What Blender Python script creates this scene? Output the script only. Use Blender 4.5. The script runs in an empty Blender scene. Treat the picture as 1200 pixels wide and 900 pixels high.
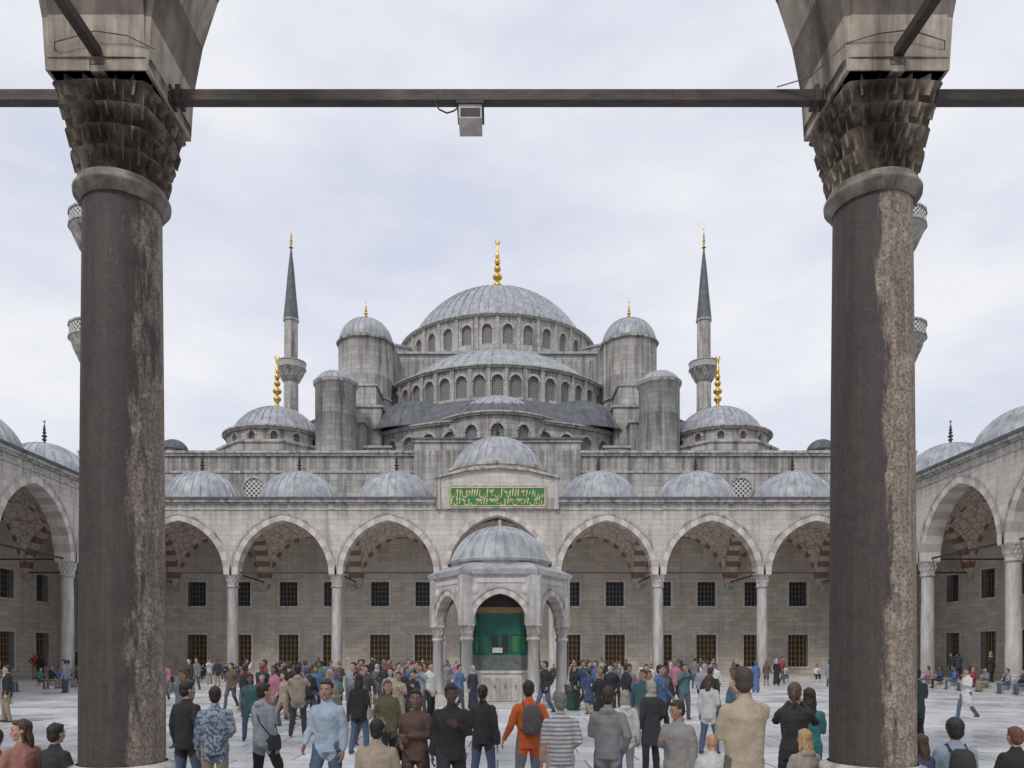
import bpy, math, random
import numpy as np
from mathutils import Vector, Matrix, noise as mnoise
random.seed(7)
sc=bpy.context.scene
col=sc.collection
pi=math.pi
# ------------------------------------------------------------ materials
def newmat(name):
    m=bpy.data.materials.new(name); m.use_nodes=True
    nt=m.node_tree; b=nt.nodes['Principled BSDF']
    return m,nt,b
def nd(nt,t,**kw):
    n=nt.nodes.new(t)
    for k,v in kw.items(): setattr(n,k,v)
    return n
def mixc(nt,fac,a,b,mode='MIX'):
    n=nd(nt,'ShaderNodeMix',data_type='RGBA',blend_type=mode)
    for s,v in ((n.inputs[0],fac),(n.inputs[6],a),(n.inputs[7],b)):
        if isinstance(v,(int,float)): s.default_value=v
        elif isinstance(v,(tuple,list)): s.default_value=(*v[:3],1)
        else: nt.links.new(v,s)
    return n.outputs[2]
def noise(nt,vec,scale,detail=5,rough=.6,mp=None):
    if mp is not None:
        m=nd(nt,'ShaderNodeMapping'); m.inputs['Scale'].default_value=mp
        nt.links.new(vec,m.inputs[0]); vec=m.outputs[0]
    n=nd(nt,'ShaderNodeTexNoise'); n.inputs['Scale'].default_value=scale
    n.inputs['Detail'].default_value=detail; n.inputs['Roughness'].default_value=rough
    nt.links.new(vec,n.inputs['Vector']); return n.outputs['Fac']
def ramp(nt,fac,a,b,ca=(0,0,0),cb=(1,1,1)):
    r=nd(nt,'ShaderNodeValToRGB'); e=r.color_ramp.elements
    e[0].position=a; e[1].position=b; e[0].color=(*ca,1); e[1].color=(*cb,1)
    nt.links.new(fac,r.inputs[0]); return r.outputs[0]
def bump(nt,b,h,strength,dist=.02):
    n=nd(nt,'ShaderNodeBump'); n.inputs['Strength'].default_value=strength
    n.inputs['Distance'].default_value=dist
    nt.links.new(h,n.inputs['Height']); nt.links.new(n.outputs[0],b.inputs['Normal'])
def mat_ashlar(name,c1,c2,mortar,bw=.95,bh=.38,stain=.5,rough=.85,ms=.012,streak=.5,bs=.5,warm=(.62,.54,.45),sd=(.10,.094,.086),drip=(),lo=.5):
    m,nt,b=newmat(name)
    tc=nd(nt,'ShaderNodeTexCoord')
    br=nd(nt,'ShaderNodeTexBrick'); br.inputs['Scale'].default_value=1
    br.inputs['Brick Width'].default_value=bw; br.inputs['Row Height'].default_value=bh
    br.inputs['Mortar Size'].default_value=ms; br.inputs['Mortar Smooth'].default_value=.3
    br.inputs['Color1'].default_value=(*c1,1); br.inputs['Color2'].default_value=(*c2,1); br.inputs['Mortar'].default_value=(*mortar,1)
    nt.links.new(tc.outputs['UV'],br.inputs[0])
    n1=noise(nt,tc.outputs['Object'],.35,6,.65)
    c=mixc(nt,ramp(nt,n1,.38,.68),br.outputs[0],warm,'MULTIPLY')
    c=mixc(nt,stain,br.outputs[0],c)
    n2=noise(nt,tc.outputs['Object'],1.0,6,.6,(1.6,1.6,.14))
    c=mixc(nt,ramp(nt,n2,lo,lo+.22,(0,0,0),(streak,)*3),c,sd)
    if drip:
        sp=nd(nt,'ShaderNodeSeparateXYZ'); nt.links.new(tc.outputs['Object'],sp.inputs[0])
        nf=noise(nt,tc.outputs['Object'],1.0,6,.7,(3.2,3.2,.10))
        for z0,z1,am in drip:
            mr=nd(nt,'ShaderNodeMapRange'); mr.inputs[1].default_value=z0; mr.inputs[2].default_value=z1; nt.links.new(sp.outputs[2],mr.inputs[0])
            lt=nd(nt,'ShaderNodeMath',operation='LESS_THAN'); lt.inputs[1].default_value=z1+.3; nt.links.new(sp.outputs[2],lt.inputs[0])
            m1=nd(nt,'ShaderNodeMath',operation='MULTIPLY'); nt.links.new(mr.outputs[0],m1.inputs[0]); nt.links.new(lt.outputs[0],m1.inputs[1])
            m2=nd(nt,'ShaderNodeMath',operation='MULTIPLY'); nt.links.new(m1.outputs[0],m2.inputs[0]); nt.links.new(ramp(nt,nf,.40,.64,(0,0,0),(am,)*3),m2.inputs[1])
            c=mixc(nt,m2.outputs[0],c,sd)
    n3=noise(nt,tc.outputs['Object'],7,5,.7)
    c=mixc(nt,.7,c,ramp(nt,n3,.25,.75,(.74,.74,.74),(1.25,1.24,1.22)),'MULTIPLY')
    nt.links.new(c,b.inputs['Base Color']); b.inputs['Roughness'].default_value=rough
    h=mixc(nt,.35,ramp(nt,br.outputs['Fac'],0,1,(1,1,1),(0,0,0)),n3)
    bump(nt,b,h,bs,.03)
    return m
def mat_plain(name,c,c2=None,scale=6,rough=.7,metal=0,bs=.2,streak=0,dark=(.06,.055,.05),mp=None,lo=.35,hi=.65):
    m,nt,b=newmat(name); tc=nd(nt,'ShaderNodeTexCoord')
    n=noise(nt,tc.outputs['Object'],scale,6,.65,mp)
    cc=mixc(nt,ramp(nt,n,lo,hi),c,c2 if c2 else tuple(x*.75 for x in c))
    if streak:
        n2=noise(nt,tc.outputs['Object'],1.4,6,.65,(2,2,.2))
        cc=mixc(nt,ramp(nt,n2,.44,.66,(0,0,0),(streak,)*3),cc,dark)
    nt.links.new(cc,b.inputs['Base Color']); b.inputs['Roughness'].default_value=rough; b.inputs['Metallic'].default_value=metal
    if bs: bump(nt,b,noise(nt,tc.outputs['Object'],scale*4,5,.6),bs,.01)
    return m
STONE=mat_ashlar('court_stone',(.64,.605,.555),(.54,.515,.475),(.38,.36,.33),stain=.3,streak=.5,ms=.009,drip=((11.2,13.0,.75),))
WALL=mat_ashlar('wall_stone',(.66,.60,.53),(.51,.47,.42),(.34,.31,.28),bw=.9,bh=.36,stain=.3,streak=.25,ms=.01)
GSTONE=mat_ashlar('grey_stone',(.55,.535,.51),(.41,.40,.385),(.26,.255,.245),bw=1.1,bh=.5,stain=.35,streak=.85,ms=.016,warm=(.66,.61,.55),lo=.46,drip=((15.5,18.6,.85),(40.5,43,.7),(29.5,32.2,.7),(21.5,24.4,.7),(33,36.6,.8)))
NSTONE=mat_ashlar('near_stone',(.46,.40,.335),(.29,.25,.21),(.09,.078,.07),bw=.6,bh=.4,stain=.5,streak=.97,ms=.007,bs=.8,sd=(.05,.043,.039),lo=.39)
MOLD=mat_plain('moulding_stone',(.56,.535,.50),(.38,.37,.35),2.5,.8,0,.3,.8,(.10,.097,.093))
MARBLE=mat_plain('marble',(.70,.68,.65),(.54,.52,.50),3,.5,0,.15,.5,(.2,.19,.18))
MARBLE2=mat_plain('carved_marble',(.64,.62,.59),(.44,.425,.41),4,.6,0,.5,.65,(.18,.17,.16))
VA=mat_plain('voussoir_cream',(.68,.65,.605),(.55,.525,.485),3,.75,0,.2,.3,(.2,.18,.16))
VB=mat_plain('voussoir_pink',(.53,.46,.42),(.43,.375,.345),3,.75,0,.2,.3,(.2,.18,.16))
VR=mat_plain('voussoir_red',(.36,.19,.145),(.26,.15,.12),3,.8,0,.2,.15)
VG=mat_plain('voussoir_buff',(.68,.61,.53),(.54,.49,.43),3,.8,0,.2,.15)
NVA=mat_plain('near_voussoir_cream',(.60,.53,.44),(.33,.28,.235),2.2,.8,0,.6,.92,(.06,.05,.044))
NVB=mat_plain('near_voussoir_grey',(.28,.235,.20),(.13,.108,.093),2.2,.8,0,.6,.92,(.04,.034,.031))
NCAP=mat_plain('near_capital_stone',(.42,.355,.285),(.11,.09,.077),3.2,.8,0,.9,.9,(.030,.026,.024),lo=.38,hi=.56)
LEAD=mat_plain('lead',(.45,.47,.49),(.30,.318,.342),1.1,.55,.1,.15,.6,(.13,.135,.145))
LEADD=mat_plain('dark_lead',(.15,.16,.175),(.08,.085,.095),1.3,.6,.15,.15,.5,(.05,.052,.06))
GOLD=mat_plain('gilded_metal',(.80,.52,.12),(.55,.33,.07),3,.32,.9,.05)
IRON=mat_plain('iron',(.07,.062,.06),(.035,.03,.03),4,.6,.3,.2)
BARS=mat_plain('window_bars',(.22,.22,.22),(.14,.14,.14),5,.6,.2,.1)
RUST=mat_plain('dark_iron_beam',(.085,.075,.072),(.04,.036,.036),6,.6,.3,.5,.35,(.16,.105,.085),mp=(.6,3,3))
BRONZE=mat_plain('ring_bronze',(.38,.37,.31),(.14,.128,.11),5,.6,.1,.6,.8,(.065,.057,.05))
DARK=mat_plain('dark_interior',(.03,.029,.028),(.018,.018,.018),2,.5,0,0)
WOOD=mat_plain('shutter_wood',(.10,.06,.035),(.035,.024,.016),2,.5,0,.1)
GRILL=mat_plain('window_grille_brass',(.46,.32,.15),(.28,.20,.095),5,.6,.2,.1)
GREEN=mat_plain('green_panel',(.012,.15,.11),(.008,.09,.07),2,.35,0,.1)
GREENP=mat_plain('inscription_green',(.04,.21,.08),(.03,.14,.055),3,.6,0,.1)
GOLDP=mat_plain('inscription_gold',(.80,.70,.32),(.68,.58,.24),3,.5,.1,.1)
DSLAB=mat_plain('grey_marble_slab',(.17,.185,.18),(.09,.10,.10),2.5,.3,0,.1)
BINM=mat_plain('bin_metal',(.05,.12,.09),(.03,.07,.055),5,.5,.3,.1)
PLAT=mat_ashlar('platform_stone',(.60,.58,.55),(.48,.465,.445),(.22,.21,.2),bw=1.3,bh=.8,stain=.3,streak=0,rough=.55)
def mat_pave():
    m,nt,b=newmat('marble_paving'); tc=nd(nt,'ShaderNodeTexCoord')
    br=nd(nt,'ShaderNodeTexBrick'); br.inputs['Scale'].default_value=1
    br.inputs['Brick Width'].default_value=1.7; br.inputs['Row Height'].default_value=1.05; br.inputs['Mortar Size'].default_value=.02
    br.offset=.37
    br.inputs['Color1'].default_value=(.77,.785,.80,1); br.inputs['Color2'].default_value=(.59,.60,.615,1); br.inputs['Mortar'].default_value=(.20,.195,.19,1)
    nt.links.new(tc.outputs['Object'],br.inputs[0])
    n=noise(nt,tc.outputs['Object'],.35,6,.65); n2=noise(nt,tc.outputs['Object'],3.5,6,.7)
    c=mixc(nt,.8,br.outputs[0],ramp(nt,n,.3,.7,(.76,.76,.77),(1.12,1.12,1.12)),'MULTIPLY')
    c=mixc(nt,.6,c,ramp(nt,n2,.3,.7,(.72,.72,.72),(1.1,1.1,1.1)),'MULTIPLY')
    nt.links.new(c,b.inputs['Base Color'])
    nt.links.new(ramp(nt,n,.35,.65,(.16,)*3,(.5,)*3),b.inputs['Roughness'])
    bump(nt,b,mixc(nt,.4,ramp(nt,br.outputs['Fac'],0,1,(1,1,1),(0,0,0)),n2),.25,.01)
    return m
PAVE=mat_pave()
GROUND=mat_plain('ground_earth',(.30,.29,.27),(.22,.21,.2),.2,.9,0,.1)
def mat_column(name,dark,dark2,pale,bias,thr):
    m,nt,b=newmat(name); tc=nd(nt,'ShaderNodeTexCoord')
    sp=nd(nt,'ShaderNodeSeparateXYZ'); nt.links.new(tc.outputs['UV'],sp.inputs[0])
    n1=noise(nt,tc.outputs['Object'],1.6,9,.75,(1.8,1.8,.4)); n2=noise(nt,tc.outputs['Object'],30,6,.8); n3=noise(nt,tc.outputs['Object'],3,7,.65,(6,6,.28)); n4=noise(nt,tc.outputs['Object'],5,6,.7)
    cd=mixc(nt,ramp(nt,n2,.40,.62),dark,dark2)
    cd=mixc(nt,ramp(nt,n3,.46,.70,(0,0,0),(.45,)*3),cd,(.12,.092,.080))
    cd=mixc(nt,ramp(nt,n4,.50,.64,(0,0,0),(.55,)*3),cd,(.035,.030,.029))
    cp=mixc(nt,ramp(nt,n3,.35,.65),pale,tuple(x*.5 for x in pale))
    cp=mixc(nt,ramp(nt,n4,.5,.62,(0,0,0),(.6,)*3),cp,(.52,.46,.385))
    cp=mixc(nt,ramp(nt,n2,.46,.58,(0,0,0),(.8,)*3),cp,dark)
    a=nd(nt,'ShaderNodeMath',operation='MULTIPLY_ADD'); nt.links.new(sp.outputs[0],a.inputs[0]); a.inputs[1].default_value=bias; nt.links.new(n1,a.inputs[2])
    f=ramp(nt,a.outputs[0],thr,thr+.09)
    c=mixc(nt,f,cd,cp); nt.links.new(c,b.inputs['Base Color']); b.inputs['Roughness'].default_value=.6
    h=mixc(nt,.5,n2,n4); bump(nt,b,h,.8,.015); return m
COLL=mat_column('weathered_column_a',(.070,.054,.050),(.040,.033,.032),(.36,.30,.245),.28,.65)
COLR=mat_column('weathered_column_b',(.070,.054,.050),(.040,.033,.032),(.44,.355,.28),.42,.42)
COLF=mat_plain('column_marble',(.62,.60,.57),(.38,.365,.35),1.2,.5,0,.15,.5,(.18,.165,.155),mp=(2,2,.5))
def mat_vault():
    m,nt,b=newmat('painted_vault'); tc=nd(nt,'ShaderNodeTexCoord')
    v=nd(nt,'ShaderNodeTexVoronoi',feature='DISTANCE_TO_EDGE'); v.inputs['Scale'].default_value=1.7
    nt.links.new(tc.outputs['Object'],v.inputs[0])
    n=noise(nt,tc.outputs['Object'],2,5,.6)
    c=mixc(nt,ramp(nt,v.outputs[0],.04,.07,(.8,.8,.8),(0,0,0)),mixc(nt,ramp(nt,n,.3,.7),(.68,.64,.58),(.56,.52,.47)),(.42,.21,.15))
    nt.links.new(c,b.inputs['Base Color']); b.inputs['Roughness'].default_value=.9; return m
VAULT=mat_vault()
def mat_lattice(name,pale,dark,s=4.2,r=.36):
    m,nt,b=newmat(name); tc=nd(nt,'ShaderNodeTexCoord')
    v=nd(nt,'ShaderNodeTexVoronoi',feature='F1'); v.inputs['Scale'].default_value=s; v.inputs['Randomness'].default_value=0
    mp=nd(nt,'ShaderNodeMapping'); mp.inputs['Rotation'].default_value=(0,0,pi/4)
    nt.links.new(tc.outputs['UV'],mp.inputs[0]); nt.links.new(mp.outputs[0],v.inputs[0])
    c=mixc(nt,ramp(nt,v.outputs['Distance'],r,r+.04),dark,pale)
    nt.links.new(c,b.inputs['Base Color']); b.inputs['Roughness'].default_value=.6
    return m
LATT=mat_lattice('window_lattice',(.36,.345,.325),(.03,.032,.037),4.6,.40)
LATF=mat_lattice('white_lattice',(.62,.60,.57),(.06,.06,.065),3.6,.36)

# ------------------------------------------------------------ mesh builder
class MB:
    def __init__(s): s.v=[];s.f=[];s.m=[];s.uv=[];s.sm=[];s.mats=[];s.M=Matrix()
    def mi(s,m):
        if m not in s.mats: s.mats.append(m)
        return s.mats.index(m)
    def face(s,pts,mat,uv=None,sm=False):
        p=[Vector(q) for q in pts]
        if uv is None:
            n=Vector((0,0,0))
            for i in range(len(p)):
                a=p[i];b=p[(i+1)%len(p)]
                n+=Vector(((a.y-b.y)*(a.z+b.z),(a.z-b.z)*(a.x+b.x),(a.x-b.x)*(a.y+b.y)))
            if n.length>0:n.normalize()
            if abs(n.z)>.8: uv=[(q.x,q.y) for q in p]
            else:
                t=Vector((-n.y,n.x,0)).normalized(); uv=[(q.dot(t),q.z) for q in p]
        b=len(s.v); s.v+=[tuple(s.M@q) for q in p]
        s.f.append(tuple(range(b,b+len(p)))); s.m.append(s.mi(mat)); s.uv+=list(uv); s.sm.append(sm)
    def box(s,x0,x1,y0,y1,z0,z1,mat):
        P=[(x0,y0,z0),(x1,y0,z0),(x1,y1,z0),(x0,y1,z0),(x0,y0,z1),(x1,y0,z1),(x1,y1,z1),(x0,y1,z1)]
        for q in ((0,1,5,4),(1,2,6,5),(2,3,7,6),(3,0,4,7),(4,5,6,7),(3,2,1,0)): s.face([P[i] for i in q],mat)
    def hexa(s,P,mat):
        for q in ((0,1,5,4),(1,2,6,5),(2,3,7,6),(3,0,4,7),(4,5,6,7),(3,2,1,0)): s.face([P[i] for i in q],mat)
    def grid(s,P,mat,UV=None,sm=True,close=False):
        n=len(P);k=len(P[0]);b=len(s.v)
        for r in P:
            for q in r: s.v.append(tuple(s.M@Vector(q)))
        mi=s.mi(mat)
        for i in range(n-1):
            for j in range(k if close else k-1):
                j2=(j+1)%k
                s.f.append((b+i*k+j,b+i*k+j2,b+(i+1)*k+j2,b+(i+1)*k+j)); s.m.append(mi); s.sm.append(sm)
                if UV:
                    u0=UV[i][j];u1=UV[i][j2] if j2 else (UV[i][j][0]+UV[i][1][0]-UV[i][0][0],UV[i][0][1])
                    w1=UV[i+1][j2] if j2 else (UV[i+1][j][0]+UV[i+1][1][0]-UV[i+1][0][0],UV[i+1][0][1]); w0=UV[i+1][j]
                    s.uv+=[u0,u1,w1,w0]
                else:
                    s.uv+=[(P[a][c][0]+P[a][c][1],P[a][c][2]) for a,c in ((i,j),(i,j2),(i+1,j2),(i+1,j))]
    def rev(s,cx,cy,prof,mat,n=24,a0=0,a1=2*pi,sm=True,R=None,rot=0):
        full=abs(a1-a0-2*pi)<1e-6; k=n if full else n+1
        R=R or max(p[0] for p in prof)
        A=[a0+(a1-a0)*j/n+rot for j in range(k)]
        P=[[(cx+r*math.cos(a),cy+r*math.sin(a),z) for a in A] for r,z in prof]
        UV=[[(R*(a-rot),z) for a in A] for r,z in prof]
        s.grid(P,mat,UV,sm,full)
    def build(s,name,parent=None,bevel=0):
        me=bpy.data.meshes.new(name); me.from_pydata(s.v,[],s.f)
        for m in s.mats: me.materials.append(m)
        me.polygons.foreach_set('material_index',s.m); me.polygons.foreach_set('use_smooth',s.sm)
        u=me.uv_layers.new(name='UVMap'); u.data.foreach_set('uv',[c for q in s.uv for c in q])
        me.update(); ob=bpy.data.objects.new(name,me); col.objects.link(ob)
        if parent: ob.parent=parent
        return ob
def empty(name,parent=None):
    e=bpy.data.objects.new(name,None); col.objects.link(e); e.empty_display_size=.2
    if parent:e.parent=parent
    return e
def arc(a,R,n):
    c=R-a; th=math.acos(c/R)
    r=[(R*math.cos(th*i/n)-c,R*math.sin(th*i/n)) for i in range(n+1)]
    return [(-x,z) for x,z in r]+[(x,z) for x,z in r[::-1]][1:]
def bay(mb,f,u0,u1,zb,zt,a,sill,spring,R,d0,depth,mat,rev=None,panel=None,n=5,uc=None,dp=None):
    uc=(u0+u1)/2 if uc is None else uc
    def q(ua,za,ub,zb_):
        mb.face([f(ua,za,d0),f(ub,za,d0),f(ub,zb_,d0),f(ua,zb_,d0)],mat,[(ua,za),(ub,za),(ub,zb_),(ua,zb_)])
    pts=[(uc+x,spring+z) for x,z in arc(a,R,n)]
    if sill>zb+1e-4:
        for ua,ub in ((u0,uc-a),(uc-a,uc),(uc,uc+a),(uc+a,u1)): q(ua,zb,ub,sill)
    if spring>sill+1e-4:
        q(u0,sill,uc-a,spring); q(uc+a,sill,u1,spring)
    q(u0,spring,uc-a,zt); q(uc+a,spring,u1,zt)
    for (xa,za),(xb,zb2) in zip(pts,pts[1:]):
        mb.face([f(xa,za,d0),f(xb,zb2,d0),f(xb,zt,d0),f(xa,zt,d0)],mat,[(xa,za),(xb,zb2),(xb,zt),(xa,zt)])
    loop=([(uc-a,sill)] if spring>sill+1e-4 else [])+pts+([(uc+a,sill)] if spring>sill+1e-4 else [])
    if rev:
        L=loop+([loop[0]] if panel else [])
        for (xa,za),(xb,zb2) in zip(L,L[1:]):
            mb.face([f(xa,za,d0),f(xb,zb2,d0),f(xb,zb2,d0+depth),f(xa,za,d0+depth)],rev)
    if panel:
        d=d0+(dp or depth*.98)
        mb.face([f(x,z,d) for x,z in loop],panel,[(x-uc+.05,z) for x,z in loop])
def vouss(mb,f,uc,spring,a,R,w,d0,d1,n,A,B,ins=.012):
    c=R-a; r0=R-ins;r1=R+w
    t0=math.acos(c/r0) if c<r0 else 0; t1=math.acos(c/r1)
    for sg in (-1,1):
        for i in range(n):
            def p(k,r,t,d):
                an=t*k/n
                return f(uc+sg*(r*math.cos(an)-c),spring+r*math.sin(an),d)
            P=[p(i,r0,t0,d0),p(i,r1,t1,d0),p(i,r1,t1,d1),p(i,r0,t0,d1),p(i+1,r0,t0,d0),p(i+1,r1,t1,d0),p(i+1,r1,t1,d1),p(i+1,r0,t0,d1)]
            mb.hexa(P,A if (i%2==0) else B)
def archring(mb,f,uc,spring,a,R,w0,w1,d0,d1,mat,n=8):
    c=R-a; r0=R+w0;r1=R+w1
    for sg in (-1,1):
        for i in range(n):
            def p(k,r,d):
                an=math.acos(c/r)*k/n; return f(uc+sg*(r*math.cos(an)-c),spring+r*math.sin(an),d)
            for pr in (((r0,d0),(r1,d0)),((r1,d0),(r1,d1)),((r0,d0),(r0,d1))):
                mb.face([p(i,*pr[0]),p(i,*pr[1]),p(i+1,*pr[1]),p(i+1,*pr[0])],mat)
def muq(mb,cx,cy,z0,z1,r0,half,mat,tiers=4,N=64,k=16,depth=.05,hang=.9):
    rows=[]
    for i in range(tiers):
        for v in (0,.3,.6,.85,1):
            t=(i+v)/tiers; m=t**1.1; row=[]
            for j in range(N):
                a=2*pi*j/N
                sq=min(half/max(abs(math.cos(a)),abs(math.sin(a))),half*1.36)
                r=(1-m)*r0+m*sq
                nch=abs(math.sin(k*a/2+(i%2)*pi/2))
                r-=depth*(1-v**2)*(nch**.6)*(1+.5*t) ; r+=.25*depth*(v==1)
                z=z0+(z1-z0)*t-(depth*hang*(1-nch)**2 if v==0 else 0)
                row.append((cx+r*math.cos(a),cy+r*math.sin(a),z))
            rows.append(row)
    mb.grid(rows,mat,None,False,True)
    mb.box(cx-half-.01,cx+half+.01,cy-half-.01,cy+half+.01,z1-.06,z1-.002,mat)
SPR=7.8
def column(mb,cx,cy,z0,spr,r,mat,cap,base,near=False):
    zc=spr-(.88 if near else .78); N=48 if near else 16
    b=z0
    mb.box(cx-r*1.42,cx+r*1.42,cy-r*1.42,cy+r*1.42,b,b+.2,base)
    mb.rev(cx,cy,[(r*1.4,b+.2),(r*1.42,b+.27),(r*1.36,b+.34),(r*1.2,b+.38),(r*1.18,b+.44),(r*1.24,b+.48),(r*1.22,b+.53),(r*1.05,b+.56)],base,N)
    R=[];n=14
    for i in range(n+1):
        t=i/n; R.append((r*(1.0-.09*t**1.5),b+.54+(zc-.2-b-.54)*t))
    A=[2*pi*j/N for j in range(N)]
    mb.grid([[(cx+q*math.cos(a),cy+q*math.sin(a),z) for a in A] for q,z in R],mat,[[(math.cos(a),z) for a in A] for q,z in R],True,True)
    ring=BRONZE if near else base
    mb.rev(cx,cy,[(r*.92,zc-.20),(r*1.0,zc-.19),(r*1.02,zc-.15),(r*1.12,zc-.12),(r*1.13,zc-.08),(r*1.04,zc-.06),(r*1.06,zc-.03),(r*1.02,zc),(r*.9,zc+.01)],ring,N)
    if near: muq(mb,cx,cy,zc,spr+.12,r*1.0,.50,cap,5,240,20,.13,1.0)
    else: muq(mb,cx,cy,zc,spr,r*.98,.47,cap,3,48,12,.06)
def leaddome(mb,cx,cy,z0,r,h,nr,mat,rib=.05,rings=14,a0=0,a1=2*pi,Mt=None):
    Rs=(r*r+h*h)/(2*h); zc=z0+h-Rs; th0=math.asin(min(1,r/Rs)); 
    if h>r: th0=pi-th0
    full=abs(a1-a0-2*pi)<1e-6
    A=[];O=[]
    p=(a1-a0)/nr
    for i in range(nr+(0 if full else 1)):
        for q,o in ((-.11,0),(-.06,1),(.06,1),(.11,0)): A.append(a0+p*(i+q));O.append(o)
    rows=[]
    for i in range(rings+1):
        th=th0*(1-i/rings); rr=Rs*math.sin(th); z=zc+Rs*math.cos(th)
        k=min(1,rr/r*1.5)
        rows.append([(cx+(rr+rib*k*o*math.sin(th))*math.cos(a),cy+(rr+rib*k*o*math.sin(th))*math.sin(a),z+rib*k*o*math.cos(th)) for a,o in zip(A,O)])
    mb.grid(rows,mat,None,False,full)
    if full: mb.rev(cx,cy,[(r+.12,z0-.12),(r+.14,z0-.02),(r+.02,z0+.04)],mat,48,sm=False)
def finial(mb,cx,cy,z0,h,r,mat,n=12):
    pr=[(r*1.1,0),(r*.9,.03),(r*.35,.10),(r*.3,.14)]
    for zc,rr in ((.20,.75),(.34,.85),(.48,.62),(.60,.5),(.70,.36)):
        pr+=[(r*.22,zc-.062),(r*rr*.75,zc-.035),(r*rr,zc),(r*rr*.75,zc+.035),(r*.22,zc+.062)]
    pr+=[(r*.14,.78),(r*.1,.90)]
    mb.rev(cx,cy,[(a,z0+b*h) for a,b in pr],mat,n)
    m=10;C=[]
    for i in range(m+1):
        a=pi/2+.5+(2*pi-1.0)*i/m
        w=.018*h*math.sin(pi*i/m)+.003
        R=.036*h
        C.append(((cx+(R+w)*math.cos(a),cy,z0+h*.945+(R+w)*math.sin(a)),(cx+(R-w)*math.cos(a),cy,z0+h*.945+(R-w)*math.sin(a))))
    for i in range(m):
        for dy in (-.03*r,.03*r):
            mb.face([(p[0],p[1]+dy*3,p[2]) for p in (C[i][0],C[i+1][0],C[i+1][1],C[i][1])],mat)
def fplane(kind):
    if kind=='far': return lambda u,z,d:(u,55+d,z)
    if kind=='near': return lambda u,z,d:(u,7.86-d,z)
    if kind=='left': return lambda u,z,d:(-27-d,u,z)
    return lambda u,z,d:(27+d,u,z)
T=.49
W=[-27,-19.38,-11.75,-4.12,4.12,11.75,19.38,27]
WN=[-27,-19.3,-11.61,-3.92,3.92,11.61,19.3,27]
SY=[7.86+7.857*i for i in range(7)]
PD=7.63
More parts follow.
